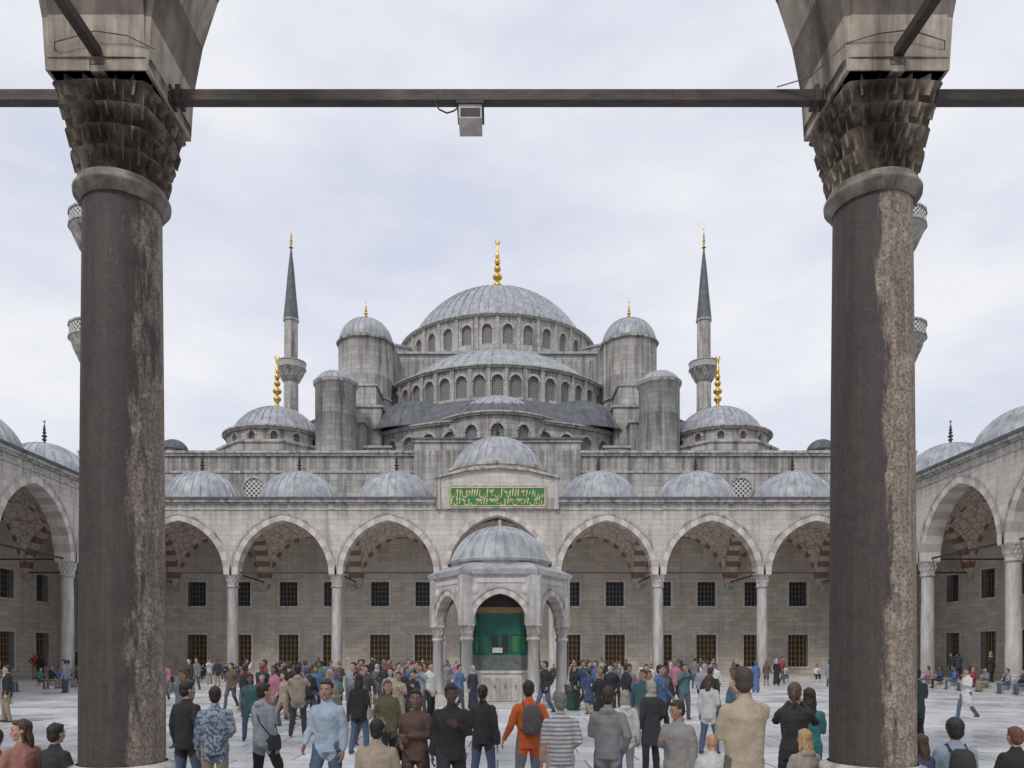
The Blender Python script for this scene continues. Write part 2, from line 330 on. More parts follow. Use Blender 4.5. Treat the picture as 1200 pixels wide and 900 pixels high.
# ------------------------------------------------------------ arcades
def arcade(name,kind,xs,near=False,depth=PD):
    par=empty(name); f=fplane(kind)
    mb=MB(); vs=MB(); cl=MB(); vt=MB(); ir=MB(); cr=MB()
    st=NSTONE if near else STONE; A,B=(NVA,NVB) if near else (VA,VB); TA,TB=(NVA,NVB) if near else (VG,VR)
    for i,(u0,u1) in enumerate(zip(xs,xs[1:])):
        a=(u1-u0)/2-T; R=a*1.2; uc=(u0+u1)/2
        ZT=12.5 if (kind=='far' and i==3) else 12.9
        bay(mb,f,u0,u1,SPR,ZT,a,SPR,SPR,R,-T,0,st,n=14)
        bay(mb,f,u0,u1,SPR,12.9,a,SPR,SPR,R,T,0,st,n=14)
        vouss(vs,f,uc,SPR,a,R,.42 if ZT>12.6 else .36,-T-.025,T+.025,11,A,B)
        if not near and ZT>12.6: archring(vs,f,uc,SPR,a,R,.42,.56,-T-.07,-T,MOLD,12)
        w=.055 if near else .05; o=SPR+.05 if near else SPR+.12
        P=[f(u0,o,-w),f(u1,o,-w),f(u1,o,w),f(u0,o,w),f(u0,o+2*w,-w),f(u1,o+2*w,-w),f(u1,o+2*w,w),f(u0,o+2*w,w)]
        ir.hexa(P,RUST if near else IRON)
        if near:
            for ub,sg in ((u0+T,1),(u1-T,-1)):
                for dd in (0,.09):
                    xa,xb=sorted((ub+sg*dd,ub+sg*(dd+.05)))
                    ir.hexa([f(xa,o-.03,-w-.03),f(xb,o-.03,-w-.03),f(xb,o-.03,w+.03),f(xa,o-.03,w+.03),f(xa,o+2*w+.03,-w-.03),f(xb,o+2*w+.03,-w-.03),f(xb,o+2*w+.03,w+.03),f(xa,o+2*w+.03,w+.03)],RUST)
            continue
        hx=(u1-u0)/2-.3; hy=(depth-T)/2; dc=T+hy; kk=min(1.17,5.5/math.hypot(hx,hy)); G=[]
        for m in range(13):
            G.append([f(uc+hx*(-1+m/6),SPR+kk*math.sqrt(max(0,hx*hx+hy*hy-(hx*(-1+m/6))**2-(hy*(-1+k/6))**2)),dc+hy*(-1+k/6)) for k in range(13)])
        vt.grid(G,VAULT)
    for u in xs:
        c=f(u,0,0)
        column(cl,c[0],c[1],.4,SPR,.415 if near else .40,(COLL if u<0 else COLR) if near else COLF,NCAP if near else MARBLE2,MOLD,near)
        g=lambda s_,z,d,u=u:f(u+d,z,s_)
        a=(depth-T-.25)/2; uc=T+a; R=a*1.2; tt=T-.04
        for dd in (-tt,tt): bay(vs,g,T,depth,SPR,13.3 if not near else 12.9,a,SPR,SPR,R,dd,0,st if near else WALL,n=12,uc=uc)
        vouss(vs,g,uc,SPR,a,R,.62 if not near else .45,-tt-.02,tt+.02,12,TA,TB)
        w=.045
        P=[f(u-w,SPR+.13,T),f(u+w,SPR+.13,T),f(u+w,SPR+.13,depth),f(u-w,SPR+.13,depth),f(u-w,SPR+.22,T),f(u+w,SPR+.22,T),f(u+w,SPR+.22,depth),f(u-w,SPR+.22,depth)]
        ir.hexa(P,RUST if near else IRON)
        P=[f(u-.3,SPR-.5,depth-.12),f(u+.3,SPR-.5,depth-.12),f(u+.3,SPR-.5,depth),f(u-.3,SPR-.5,depth),f(u-.5,SPR,depth-.35),f(u+.5,SPR,depth-.35),f(u+.5,SPR,depth),f(u-.5,SPR,depth)]
        vs.hexa(P,MOLD)
        if near: # wall pier that receives the transverse arch, behind the camera
            vs.box(u-.5,u+.5,7.86-depth-.9,7.86-depth-.002,0,12.9,NSTONE)
    if not near:
        for u0,u1 in zip(xs,xs[1:]):
            a=(u1-u0)/2-T-.02; vouss(vs,f,(u0+u1)/2,SPR,a,a*1.2,.45,depth-.12,depth+.05,12,TA,TB)
    e0,e1=xs[0],xs[-1]
    if kind in('left','right'): e0-=T; e1+=T
    def cb(d0,d1,z0,z1,m=MOLD,ex=0):
        segs=[(e0+ex,-4.47),(4.47,e1-ex)] if (kind=='far' and z0<13.36) else [(e0+ex,e1-ex)]
        for a0,a1 in segs:
            P=[f(a0,z0,d0),f(a1,z0,d0),f(a1,z0,d1),f(a0,z0,d1),f(a0,z1,d0),f(a1,z1,d0),f(a1,z1,d1),f(a0,z1,d1)]
            cr.hexa(P,m)
    o=.012 if kind in('left','right') else 0
    cb(-T-.12,T,12.9+o,13.02+o,ex=.1); cb(-T-.28,T,13.02+o,13.2+o,ex=.05); cb(-T-.36,T,13.2+o,13.36+o,LEADD); cb(-T-.06,-T,12.45,12.55)
    if not near: cb((-T-.2) if kind!='far' else .62,depth,13.36+o,13.42+o,LEADD)
    for m,nm in ((mb,'spandrel_wall'),(vs,'arch_voussoirs'),(cl,'columns'),(vt,'painted_vaults'),(ir,'tie_rods'),(cr,'cornice')):
        if m.v: m.build(nm,par)
    return par
pf=arcade('prayer_hall_portico','far',W)
pn=arcade('entrance_portico','near',WN,True,8.3)
pl=arcade('courtyard_arcade','left',SY)
pr_=arcade('courtyard_arcade','right',SY)
cm=MB()
for sx in (-1,1):
    for y0,dy in ((55,1),(7.86,-1)):
        hx=PD/2
        G=[[ (sx*(27+hx+hx*(-1+m/6)*.93),y0+dy*(hx+hx*(-1+k/6)*.93),SPR+1.08*math.sqrt(max(0,2*hx*hx-(hx*(-1+m/6))**2-(hx*(-1+k/6))**2))) for k in range(13)] for m in range(13)]
        cm.grid(G,VAULT)
        cm.box(sx*27,sx*(27+PD),y0,y0+dy*PD,13.37,13.425,LEADD)
cm.build('corner_vaults',pf)
dm=MB()
def smalldome(x,y,r=3.1,h=2.55,z=13.75):
    dm.rev(x,y,[(r+.25,13.4),(r+.25,z-.1),(r+.32,z-.08),(r+.3,z)],MOLD,12,sm=False)
    leaddome(dm,x,y,z,r,h,30,LEAD,.06,12)
    finial(dm,x,y,z+h-.05,1.7,.22,IRON,8)
for i in range(7):
    u=(W[i]+W[i+1])/2
    if i!=3: smalldome(u,55+.2+PD/2)
for s in (-1,1):
    for i in range(6): smalldome(s*(27+PD/2),(SY[i]+SY[i+1])/2)
    smalldome(s*(27+PD/2),55+PD/2); smalldome(s*(27+PD/2),7.86-PD/2)
dm.rev(0,58.8,[(3.9,13.4),(3.9,15.9),(4.0,15.95),(4.0,16.15),(3.7,16.2)],MOLD,16,sm=False)
leaddome(dm,0,58.8,16.2,3.55,2.7,34,LEAD,.06,12); finial(dm,0,58.8,18.8,1.5,.22,IRON,8)
dm.build('portico_domes',pf)
pb=MB()
y0=54.38
pb.box(-4.12,4.12,y0,55.6,12.50,14.75,STONE)
pb.face([(-4.12,y0,14.75),(4.12,y0,14.75),(2.2,y0,15.25),(0,y0,15.45),(-2.2,y0,15.25)],STONE)
for a,b in (((-4.3,14.8),(-2.2,15.3)),((-2.2,15.3),(0,15.5)),((0,15.5),(2.2,15.3)),((2.2,15.3),(4.3,14.8))):
    pb.hexa([(a[0],y0-.25,a[1]-.05),(b[0],y0-.25,b[1]-.05),(b[0],58,b[1]-.05),(a[0],58,a[1]-.05),(a[0],y0-.25,a[1]+.12),(b[0],y0-.25,b[1]+.12),(b[0],58,b[1]+.12),(a[0],58,a[1]+.12)],MOLD)
for s in (-1,1):
    pb.box(s*4.12,s*4.45,y0-.12,55.6,12.5,14.72,MOLD); 
    pb.box(s*4.1,s*4.55,y0-.2,55.6,14.72,14.9,MOLD)
pb.build('portal_block',pf)
ip=MB()
ip.box(-3.62,3.62,y0-.10,y0-.003,12.54,14.22,MOLD)
ip.box(-3.48,3.48,y0-.12,y0-.09,12.67,14.09,GREENP)
yy=y0-.135
def stroke(pts,w):
    for i in range(len(pts)-1):
        a=Vector((pts[i][0],pts[i][1]));b=Vector((pts[i+1][0],pts[i+1][1])); d=(b-a)
        if d.length<1e-5: continue
        n=Vector((-d.y,d.x)).normalized(); wa=w*(.55+.45*math.sin(pi*(i)/(len(pts)-1)+.4)); wb=w*(.55+.45*math.sin(pi*(i+1)/(len(pts)-1)+.4))
        dd=d.normalized()*.01
        ip.face([(q.x,yy,q.y) for q in (a-n*wa-dd,b-n*wb+dd,b+n*wb+dd,a+n*wa-dd)],GOLDP)
rr=random.Random(3)
for row,zb in ((0,12.84),(1,13.42)):
    x=-3.3
    while x<3.25:
        t=rr.random()
        if t<.5:
            h=.3+.2*rr.random(); stroke([(x+.03,zb+h+.05),(x,zb+h*.6),(x-.02,zb+.1),(x-.05,zb)],.042); x+=.17+.06*rr.random()
        elif t<.8:
            r=.09+.07*rr.random(); stroke([(x+r+r*math.cos(a)*1.3,zb+.06+r*math.sin(a)) for a in [pi*.9+ (pi*1.25)*k/8 for k in range(9)]],.045); x+=2*r
        else:
            stroke([(x+.25*k/6,zb+.28+.12*math.sin(k*1.1)) for k in range(7)],.042); x+=.2
        if rr.random()<.45: stroke([(x-.06,zb-.02+.5*rr.random()),(x-.01,zb+.02+.5*rr.random())],.04)
for z in (12.72,14.04): ip.box(-3.43,3.43,y0-.14,y0-.115,z-.025,z+.025,GOLDP)
for s in (-3.42,3.42): ip.box(s-.025,s+.025,y0-.139,y0-.115,12.75,14.01,GOLDP)
ip.build('calligraphy_panel',pf)

# ------------------------------------------------------------ back walls with windows
def rectwall(mb,f,u0,u1,z0,z1,holes,mat,depth=.4):
    us=sorted({u0,u1,*[h[0] for h in holes],*[h[1] for h in holes]}); zs=sorted({z0,z1,*[h[2] for h in holes],*[h[3] for h in holes]})
    for a,b in zip(us,us[1:]):
        for c,d in zip(zs,zs[1:]):
            if any(h[0]-1e-6<=a and b<=h[1]+1e-6 and h[2]-1e-6<=c and d<=h[3]+1e-6 for h in holes): continue
            mb.face([f(a,c,0),f(b,c,0),f(b,d,0),f(a,d,0)],mat,[(a,c),(b,c),(b,d),(a,d)])
    for a,b,c,d,kind in holes:
        for p,q in (((a,c),(b,c)),((b,c),(b,d)),((b,d),(a,d)),((a,d),(a,c))):
            mb.face([f(*p,0),f(*q,0),f(*q,depth),f(*p,depth)],MOLD)
        mb.face([f(a,c,depth),f(b,c,depth),f(b,d,depth),f(a,d,depth)],WOOD if kind==1 else DARK)
        def bx(ua,ub,za,zb_,da,db,m):
            mb.hexa([f(ua,za,da),f(ub,za,da),f(ub,za,db),f(ua,za,db),f(ua,zb_,da),f(ub,zb_,da),f(ub,zb_,db),f(ua,zb_,db)],m)
        t=.16
        bx(a-t,a,c-t,d+t,-.06,.05,MARBLE);bx(b,b+t,c-t,d+t,-.06,.05,MARBLE);bx(a,b,d,d+t,-.063,.05,MARBLE);bx(a,b,c-t,c,-.063,.05,MARBLE)
        gm=GRILL if kind==1 else BARS
        nv=5
        for i in range(1,nv): u=a+(b-a)*i/nv; bx(u-.022,u+.022,c,d,.06,.10,gm)
        nh=max(3,int((d-c)/.38))
        for i in range(1,nh): z=c+(d-c)*i/nh; bx(a,b,z-.02,z+.02,.055,.105,gm)
def holes_for(centres):
    H=[]
    for c in centres:
        for o in (-1.85,1.85):
            H.append((c+o-.82,c+o+.82,.95,3.6,1)); H.append((c+o-.74,c+o+.74,6.0,8.0,0))
    return H
BACKY=55+PD
mosque=empty('blue_domed_mosque')
mw=MB()
fb=lambda u,z,d:(u,BACKY+d,z)
cs=[(W[i]+W[i+1])/2 for i in range(7) if i!=3]
H=holes_for(cs+[-30.8,30.8])
H.append((-1.5,1.5,.42,4.8,0))
rectwall(mw,fb,-34.63,34.63,0,13.3,H,WALL)
rectwall(mw,fb,-34.63,34.63,13.3,18.5,[],GSTONE)
mw.box(-2.6,-1.7,BACKY-.25,BACKY,.4,6.8,MARBLE);mw.box(1.7,2.6,BACKY-.25,BACKY,.4,6.8,MARBLE);mw.box(-2.6,2.6,BACKY-.26,BACKY,6.8,7.6,MARBLE)
mw.box(-34.8,34.8,BACKY-.18,BACKY+.5,18.5,18.7,MOLD); mw.box(-34.9,34.9,BACKY-.3,BACKY+.6,18.7,18.9,MOLD)
mw.box(-34.7,34.7,BACKY-.08,BACKY,17.1,17.25,MOLD)
mw.box(-6.9,6.9,BACKY-.35,BACKY+3,14,19.55,GSTONE); mw.box(-7.1,7.1,BACKY-.5,BACKY+3.2,19.55,19.75,MOLD); mw.box(-7.15,7.15,BACKY-.6,BACKY+3.3,19.75,19.9,LEADD)
for x in (-20.3,20.3):
    z=15.8
    for k in range(20):
        a0=2*pi*k/20;a1=2*pi*(k+1)/20
        p=lambda r,a,d:(x+r*math.cos(a),BACKY-d,z+r*math.sin(a))
        mw.face([p(.85,a0,.12),p(1.05,a0,.12),p(1.05,a1,.12),p(.85,a1,.12)],MOLD); mw.face([p(1.05,a0,.12),p(1.05,a1,.12),p(1.05,a1,0),p(1.05,a0,0)],MOLD); mw.face([p(.85,a0,.12),p(.85,a1,.12),p(.85,a1,.01),p(.85,a0,.01)],MOLD)
    mw.face([(x+.86*math.cos(2*pi*k/20),BACKY-.02,z+.86*math.sin(2*pi*k/20)) for k in range(20)],LATF,[(.86*math.cos(2*pi*k/20),.86*math.sin(2*pi*k/20)) for k in range(20)])
mw.box(-34.6,34.6,BACKY+.45,126,0,18.45,GSTONE)
mw.box(-34,34,BACKY+.9,125.6,18.45,18.75,LEADD)
mw.build('hall_walls',mosque)
for s in (-1,1):
    e=empty('courtyard_wall'); w=MB(); fs=lambda u,z,d,s=s:(s*(27+PD+d),u,z)
    rectwall(w,fs,-.5,BACKY-.02,0,13.34,holes_for([(SY[i]+SY[i+1])/2 for i in range(6)]+[58.9]),WALL)
    w.box(s*(27+PD+.5),s*(27+PD+.9),-1,BACKY-.02,0,13.3,GSTONE); w.build('side_wall',e)

# ------------------------------------------------------------ upper mosque masses
um=MB(); ud=MB(); uf=MB()
def cyl(cx,cy,R): return lambda u,z,d:(cx+(R-d)*math.sin(u/R),cy-(R-d)*math.cos(u/R),z)
def drum(cx,cy,R,z0,z1,n,half,a,sill,spring,mat=GSTONE,pil=True,panel=None):
    f=cyl(cx,cy,R); tot=2*half*R
    for i in range(n):
        u0=-half*R+tot*i/n; u1=u0+tot/n
        bay(um,f,u0,u1,z0,z1,a,sill,spring,a*1.05,0,.45,mat,MOLD,panel or LATT,n=4,dp=.3)
        vouss(um,f,(u0+u1)/2,spring,a,a*1.05,.22,-.05,.1,3,MOLD,VB)
        if pil:
            for u in (u0,):
                P=[f(u-.22,z0,-.18),f(u+.22,z0,-.18),f(u+.22,z0,0.05),f(u-.22,z0,0.05),f(u-.22,z1-.02,-.18),f(u+.22,z1-.02,-.18),f(u+.22,z1-.02,0.05),f(u-.22,z1-.02,0.05)]
                um.hexa(P,mat)
    prof=[(R-.3,z1),(R+.25,z1),(R+.28,z1+.12),(R+.45,z1+.18),(R+.45,z1+.32),(R-.3,z1+.36)]
    um.rev(cx,cy,prof,MOLD,64,-pi/2-half,-pi/2+half,sm=False)
drum(0,104,13,37.8,42.9,32,pi,.62,39.6,41.4)
leaddome(ud,0,104,43.2,12.2,8.3,60,LEAD,.15,22)
finial(uf,0,104,51.3,8.2,.85,GOLD,16)
for k in range(-4,5):
    a=k*pi/9
    if abs(k)<3: continue
    cx=14.2*math.sin(a);cy=104-14.2*math.cos(a)
    um.M=Matrix.Translation((cx,cy,0))@Matrix.Rotation(a,4,'Z')
    um.box(-.7,.7,-1.6,1.5,37.5,41.2,GSTONE); um.box(-.85,.85,-1.8,1.5,41.2,41.45,LEAD)
    um.M=Matrix()
um.box(-14.6,14.6,89.4,119,18,37.6,GSTONE); um.box(-14.9,14.9,89.1,119.3,37.6,37.85,LEAD)
drum(0,92,13.5,26.5,31.9,17,1.22,.62,28.9,30.6)
leaddome(ud,0,92,32.2,12.9,5.7,50,LEAD,.13,18)
um.rev(0,88.5,[(17.2,24.2),(16.6,25.0),(15.0,26.6),(13.0,27.6)],LEADD,56,-pi/2-1.0,-pi/2+1.0,sm=False)
drum(0,88.5,17,18.5,24.0,13,.88,.72,20.7,22.6,pil=False)
drum(0,76.2,6.2,18.5,24.3,7,1.45,.62,21.2,22.9,pil=False)
leaddome(ud,0,76.2,24.6,6.3,2.7,30,LEADD,.08,10)
leaddome(ud,0,75.2,25.9,3.7,1.7,26,LEAD,.07,10)
for s in (-1,1):
    leaddome(ud,s*8.4,79.0,24.4,5.6,3.9,28,LEADD,.08,10)
    X=s*14.8
    um.rev(X,84.5,[(3.05,18),(3.05,36.4),(3.3,36.5),(3.3,36.75),(3.0,36.8)],GSTONE,12,sm=False,rot=pi/12)
    um.rev(X,84.5,[(3.12,30),(3.25,30.08),(3.12,30.2)],MOLD,12,sm=False,rot=pi/12)
    leaddome(ud,X,84.5,36.9,2.95,2.7,26,LEAD,.08,10); finial(uf,X,84.5,39.5,2.2,.28,GOLD,8)
    X=s*15.5
    um.rev(X,72,[(1.93,18.6),(1.93,27.5),(2.1,27.6),(2.12,27.85),(1.9,27.9)],GSTONE,28,sm=True)
    leaddome(ud,X,72,27.9,2.0,1.15,20,LEAD,.05,8)
    for x0,x1,ya,yb,z in ((12.6,17.3,78,88,29.8),(11.6,14.2,75,84,26.6),(13.0,17.4,73.5,80,24.6),(10.4,12.8,73,80,22.0),(15.5,20.5,84,96,27.0),(14.2,17.8,87,110,33.6)):
        um.box(s*x0,s*x1,ya,yb,18.4,z,GSTONE); um.box(s*(x0-.15),s*(x1+.15),ya-.15,yb,z,z+.22,LEAD)
    for i in range(4):
        um.box(s*(12.2+.0+i*.9-.45),s*(12.2+i*.9+.45),86.5,90,30,37.0-i*.9,GSTONE); um.box(s*(12.2+i*.9-.5),s*(12.2+i*.9+.5),86.4,90,37.0-i*.9,37.18-i*.9,LEAD)
    X=s*22
    um.rev(X,75,[(5.6,18.5),(5.6,21.6),(5.75,21.7),(5.75,21.9),(4.9,22.2)],GSTONE,8,sm=False,rot=pi/8)
    drum(X,75,4.75,21.9,23.1,14,pi,.32,22.15,22.6,pil=False)
    leaddome(ud,X,75,23.4,4.35,3.1,34,LEAD,.09,12); finial(uf,X,75,26.3,5.6,.55,GOLD,12)
    um.box(s*17,s*28.5,79.5,100,18.4,20.8,GSTONE); um.box(s*16.9,s*28.7,79.3,100,20.8,21,LEAD)
    um.rev(s*29.3,68,[(1.25,18.5),(1.25,20.3),(1.35,20.4)],GSTONE,8,sm=False); leaddome(ud,s*29.3,68,20.4,1.25,1.0,16,LEADD,.03,7)
    leaddome(ud,s*14,104,31.5,12.5,5.5,50,LEAD,.08,14); um.rev(s*14,104,[(12.8,18.5),(12.8,31.3),(13.1,31.5)],GSTONE,48,sm=False)
um.build('upper_walls_and_drums',mosque); ud.build('lead_domes',mosque); uf.build('gilded_finials',mosque)

# ------------------------------------------------------------ minarets
def minaret(cx,cy,zt,bal):
    m=MB(); zb=0
    m.rev(cx,cy,[(2.3,0),(2.3,17),(1.45,20)],GSTONE,12,sm=False)
    r=1.42
    segs=[20]+bal+[zt]
    for i,b in enumerate(bal):
        m.rev(cx,cy,[(r,segs[i]+.0 if i==0 else segs[i]+1.0),(r*.985,b-2.2)],GSTONE,16,sm=False)
        rows=[];N=64
        for k in range(4):
            for v in (0,.5,1):
                t=(k+v)/4; row=[]
                for j in range(N):
                    a=2*pi*j/N; q=r+(2.42-r)*t**.8-.22*(1-v)*abs(math.sin(8*a+(k%2)*pi/2))
                    row.append((cx+q*math.cos(a),cy+q*math.sin(a),b-2.2+2.2*t))
                rows.append(row)
        m.grid(rows,GSTONE,None,False,True)
        m.rev(cx,cy,[(2.42,b),(2.55,b+.02),(2.55,b+.15),(2.45,b+.17)],MOLD,16,sm=False)
        m.rev(cx,cy,[(2.45,b+.17),(2.45,b+1.05)],LATF,16,sm=False)
        m.rev(cx,cy,[(2.45,b+1.05),(2.55,b+1.08),(2.55,b+1.22),(2.3,b+1.22),(2.3,b+.1),(r,b+.1)],MOLD,16,sm=False)
        r-=.1
    m.rev(cx,cy,[(r,bal[-1]+.1),(r,zt-.4),(r+.18,zt-.3),(r+.2,zt),(r+.05,zt+.05)],GSTONE,16,sm=False)
    m.rev(cx,cy,[(r+.16,zt+.02),(r*.80,zt+4),(r*.50,zt+8),(.08,zt+12.4)],LEADD,16,sm=False)
    finial(m,cx,cy,zt+12.2,3.4,.34,GOLD,8)
    m.build('minaret')
for s in (-1,1):
    minaret(s*34.2,64.8,58.4,[28.8,38.3,49.9]); minaret(s*34.9,127,58.4,[28.8,38.3,49.9])

# ------------------------------------------------------------ platforms & ground
g=MB(); g.face([(-900,-900,-.03),(900,-900,-.03),(900,1500,-.03),(-900,1500,-.03)],GROUND); g.build('ground')
g=MB(); g.face([(-26,8.9,0),(26,8.9,0),(26,54,0),(-26,54,0)],PAVE); g.build('courtyard_pavement')
st=empty('courtyard_steps'); g=MB()
g.box(-34.6,34.6,-1.2,8.75,-.02,.4,PLAT); g.box(-26.2,26.2,8.75,9.1,-.02,.2,PLAT)
g.box(-34.6,34.6,54.1,BACKY,-.02,.4,PLAT); g.box(-25.7,25.7,53.7,54.1,-.02,.2,PLAT)
for s in (-1,1):
    g.box(s*26.1,s*34.6,8.75,54.1,-.02,.397,PLAT); g.box(s*25.7,s*26.1,9.1,54.1,-.02,.2,PLAT)
g.build('steps',st)

# ------------------------------------------------------------ fountain
fo=empty('ablution_fountain'); a_=MB(); FC=(.1,31.0); S=2.55; ap=S*.866
for k in range(6):
    an=k*pi/3
    a_.M=Matrix.Translation((FC[0],FC[1],0))@Matrix.Rotation(an,4,'Z')
    f=lambda u,z,d:(u,-ap+d,z)
    a=S/2-.24; sp=3.2
    bay(a_,f,-S/2,S/2,sp,5.1,a,sp,sp,a*1.15,-.2,0,MARBLE2,n=8); bay(a_,f,-S/2,S/2,sp,5.1,a,sp,sp,a*1.15,.2,0,MARBLE2,n=8)
    vouss(a_,f,0,sp,a,a*1.15,.22,-.22,.21,9,MARBLE,VB); archring(a_,f,0,sp,a,a*1.15,.22,.30,-.26,-.2,MOLD,8)
    a_.box(-.95,.95,-ap-.23,-ap-.2,4.78,4.95,MARBLE)
    for s in (-1,1):
        a_.M=a_.M@Matrix.Translation((s*.98,-ap-.2,4.5))@Matrix.Rotation(pi/2,4,'X')
        a_.rev(0,0,[(.17,0),(.16,.04),(.1,.03),(.07,.05),(.001,.05)],MARBLE,12)
        a_.M=Matrix.Translation((FC[0],FC[1],0))@Matrix.Rotation(an,4,'Z')
    a_.hexa([(-S/2-.15,-ap-.32,5.1),(S/2+.15,-ap-.32,5.1),(S/2-.1,-ap+.25,5.1),(-S/2+.1,-ap+.25,5.1),(-S/2-.2,-ap-.42,5.27),(S/2+.2,-ap-.42,5.27),(S/2-.1,-ap+.25,5.27),(-S/2+.1,-ap+.25,5.27)],MARBLE)
    a_.face([(-S/2-.2,-ap-.42,5.275),(S/2+.2,-ap-.42,5.275),(1.15,-1.95,5.6),(-1.15,-1.95,5.6)],LEAD)
    b=1.72; ba=b*.866
    a_.hexa([(-b/2,-ba,0),(b/2,-ba,0),(0,0,0),(0,0,0),(-b/2,-ba,1.3),(b/2,-ba,1.3),(0,0,1.3),(0,0,1.3)],MARBLE)
    a_.box(-b/2+.12,b/2-.12,-ba-.03,-ba,.2,1.12,MARBLE2)
    for q in (-.42,0,.42): a_.box(q-.02,q+.02,-ba-.05,-ba-.02,.2,1.12,MOLD); a_.rev(q+.2,-ba-.08,[(.02,.75),(.035,.8),(.02,.86)],GOLD,8)
    a_.hexa([(-b/2-.03,-ba-.06,1.3),(b/2+.03,-ba-.06,1.3),(0,0,1.3),(0,0,1.3),(-b/2-.03,-ba-.06,1.4),(b/2+.03,-ba-.06,1.4),(0,0,1.4),(0,0,1.4)],MARBLE)
    a_.hexa([(-b/2+.03,-ba+.05,1.4),(b/2-.03,-ba+.05,1.4),(0,0,1.4),(0,0,1.4),(-b/2+.03,-ba+.05,2.0),(b/2-.03,-ba+.05,2.0),(0,0,2.0),(0,0,2.0)],DSLAB)
    a_.box(-b/2+.05,b/2-.05,-ba+.1,-ba+.14,2.0,3.65,GREEN)
    for q in (-.78,-.4,0,.4,.78): a_.box(q-.03,q+.03,-ba+.06,-ba+.1,2.0,3.65,GREEN)
    for z in (2.03,2.85,3.6): a_.box(-b/2+.05,b/2-.05,-ba+.055,-ba+.098,z-.03,z+.03,GREEN)
    for q in (-.6,-.2,.2,.6): a_.box(q-.13,q+.13,-ba+.085,-ba+.098,2.12,2.76,DARK if abs(q)<.3 else GREENP)
    if k==0: a_.box(-.3,.1,-ba-.02,-ba,2.1,2.3,MARBLE)
    a_.box(-b/2+.05,b/2-.05,-ba+.1,-ba+.2,3.65,3.9,GRILL); a_.box(-b/2+.1,b/2-.1,-ba+.12,-ba+.2,3.9,4.6,IRON)
    a_.hexa([(-1.65,-2.86,0),(1.65,-2.86,0),(0,0,0),(0,0,0),(-1.65,-2.86,.18),(1.65,-2.86,.18),(0,0,.18),(0,0,.18)],PLAT)
a_.M=Matrix()
for k in range(6):
    an=-pi/2+pi/6+k*pi/3
    x=FC[0]+S*math.cos(an);y=FC[1]+S*math.sin(an)
    a_.box(x-.34,x+.34,y-.34,y+.34,.18,.4,MARBLE)
    a_.rev(x,y,[(.31,.4),(.32,.47),(.25,.55),(.235,.6),(.215,2.55),(.26,2.58),(.27,2.66),(.22,2.7)],COLF,20)
    muq(a_,x,y,2.68,3.2,.22,.3,MARBLE2,3,48,12,.04)
    a_.rev(x,y,[(.34,3.2),(.34,5.08),(.36,5.1)],MARBLE2,8,sm=False)
a_.rev(FC[0],FC[1],[(2.05,5.5),(2.05,5.72),(2.12,5.74),(2.1,5.8)],MARBLE,24)
a_.build('canopy_and_basin',fo)
d=MB(); leaddome(d,FC[0],FC[1],5.8,2.02,1.5,26,LEAD,.045,12); d.rev(FC[0],FC[1],[(.12,7.27),(.05,7.4),(.09,7.48),(.02,7.6)],LEAD,8); d.build('dome',fo)
for x,y in ((2.75,27.5),(-9.5,38)):
    b=MB(); b.rev(x,y,[(.001,.03),(.22,.03),(.27,.08),(.29,.85),(.32,.87),(.32,.92),(.26,.94),(.25,.8),(.001,.78)],BINM,20); b.rev(x,y,[(.33,.55),(.34,.57),(.33,.6)],IRON,20); b.build('litter_bin')

# ------------------------------------------------------------ floodlight on beam
fl=MB()
fl.box(-.40,-.16,7.72,8.0,7.60,7.74,MARBLE); fl.box(-.42,-.14,7.70,8.02,7.74,7.77,IRON); fl.box(-.38,-.18,7.715,7.72,7.615,7.70,IRON)
fl.box(-.41,-.39,7.83,7.87,7.70,7.86,IRON); fl.box(-.17,-.15,7.83,7.87,7.70,7.86,IRON)
fl.build('floodlight')
def cable(name,pts,r,mat):
    cu=bpy.data.curves.new(name,'CURVE'); cu.dimensions='3D'; cu.bevel_depth=r; cu.bevel_resolution=2
    s=cu.splines.new('POLY'); s.points.add(len(pts)-1)
    for i,p in enumerate(pts): s.points[i].co=(*p,1)
    cu.materials.append(mat); o=bpy.data.objects.new(name,cu); col.objects.link(o); return o
cable('power_cable',[(-.62,7.76,7.86),(-.64,7.74,7.76),(-.60,7.74,7.70),(-.52,7.75,7.67),(-.45,7.76,7.70),(-.40,7.76,7.74)],.008,IRON)
cable('power_cable',[(2.9,7.79,7.97),(3.2,7.7,8.0),(3.41,7.34,8.06),(3.7,7.3,8.12),(4.0,7.28,8.14),(4.35,7.3,8.05),(4.45,7.5,7.85)],.006,NVB)
cable('power_cable',[(-3.35,7.34,8.0),(-3.6,7.3,8.1),(-3.9,7.28,8.13),(-4.3,7.29,8.03),(-4.42,7.5,7.9)],.006,NVB)
cable('power_cable',[(3.9*t/20-.3,7.84,7.968+.004*math.sin(t*1.7)) for t in range(-16,19)],.010,IRON)

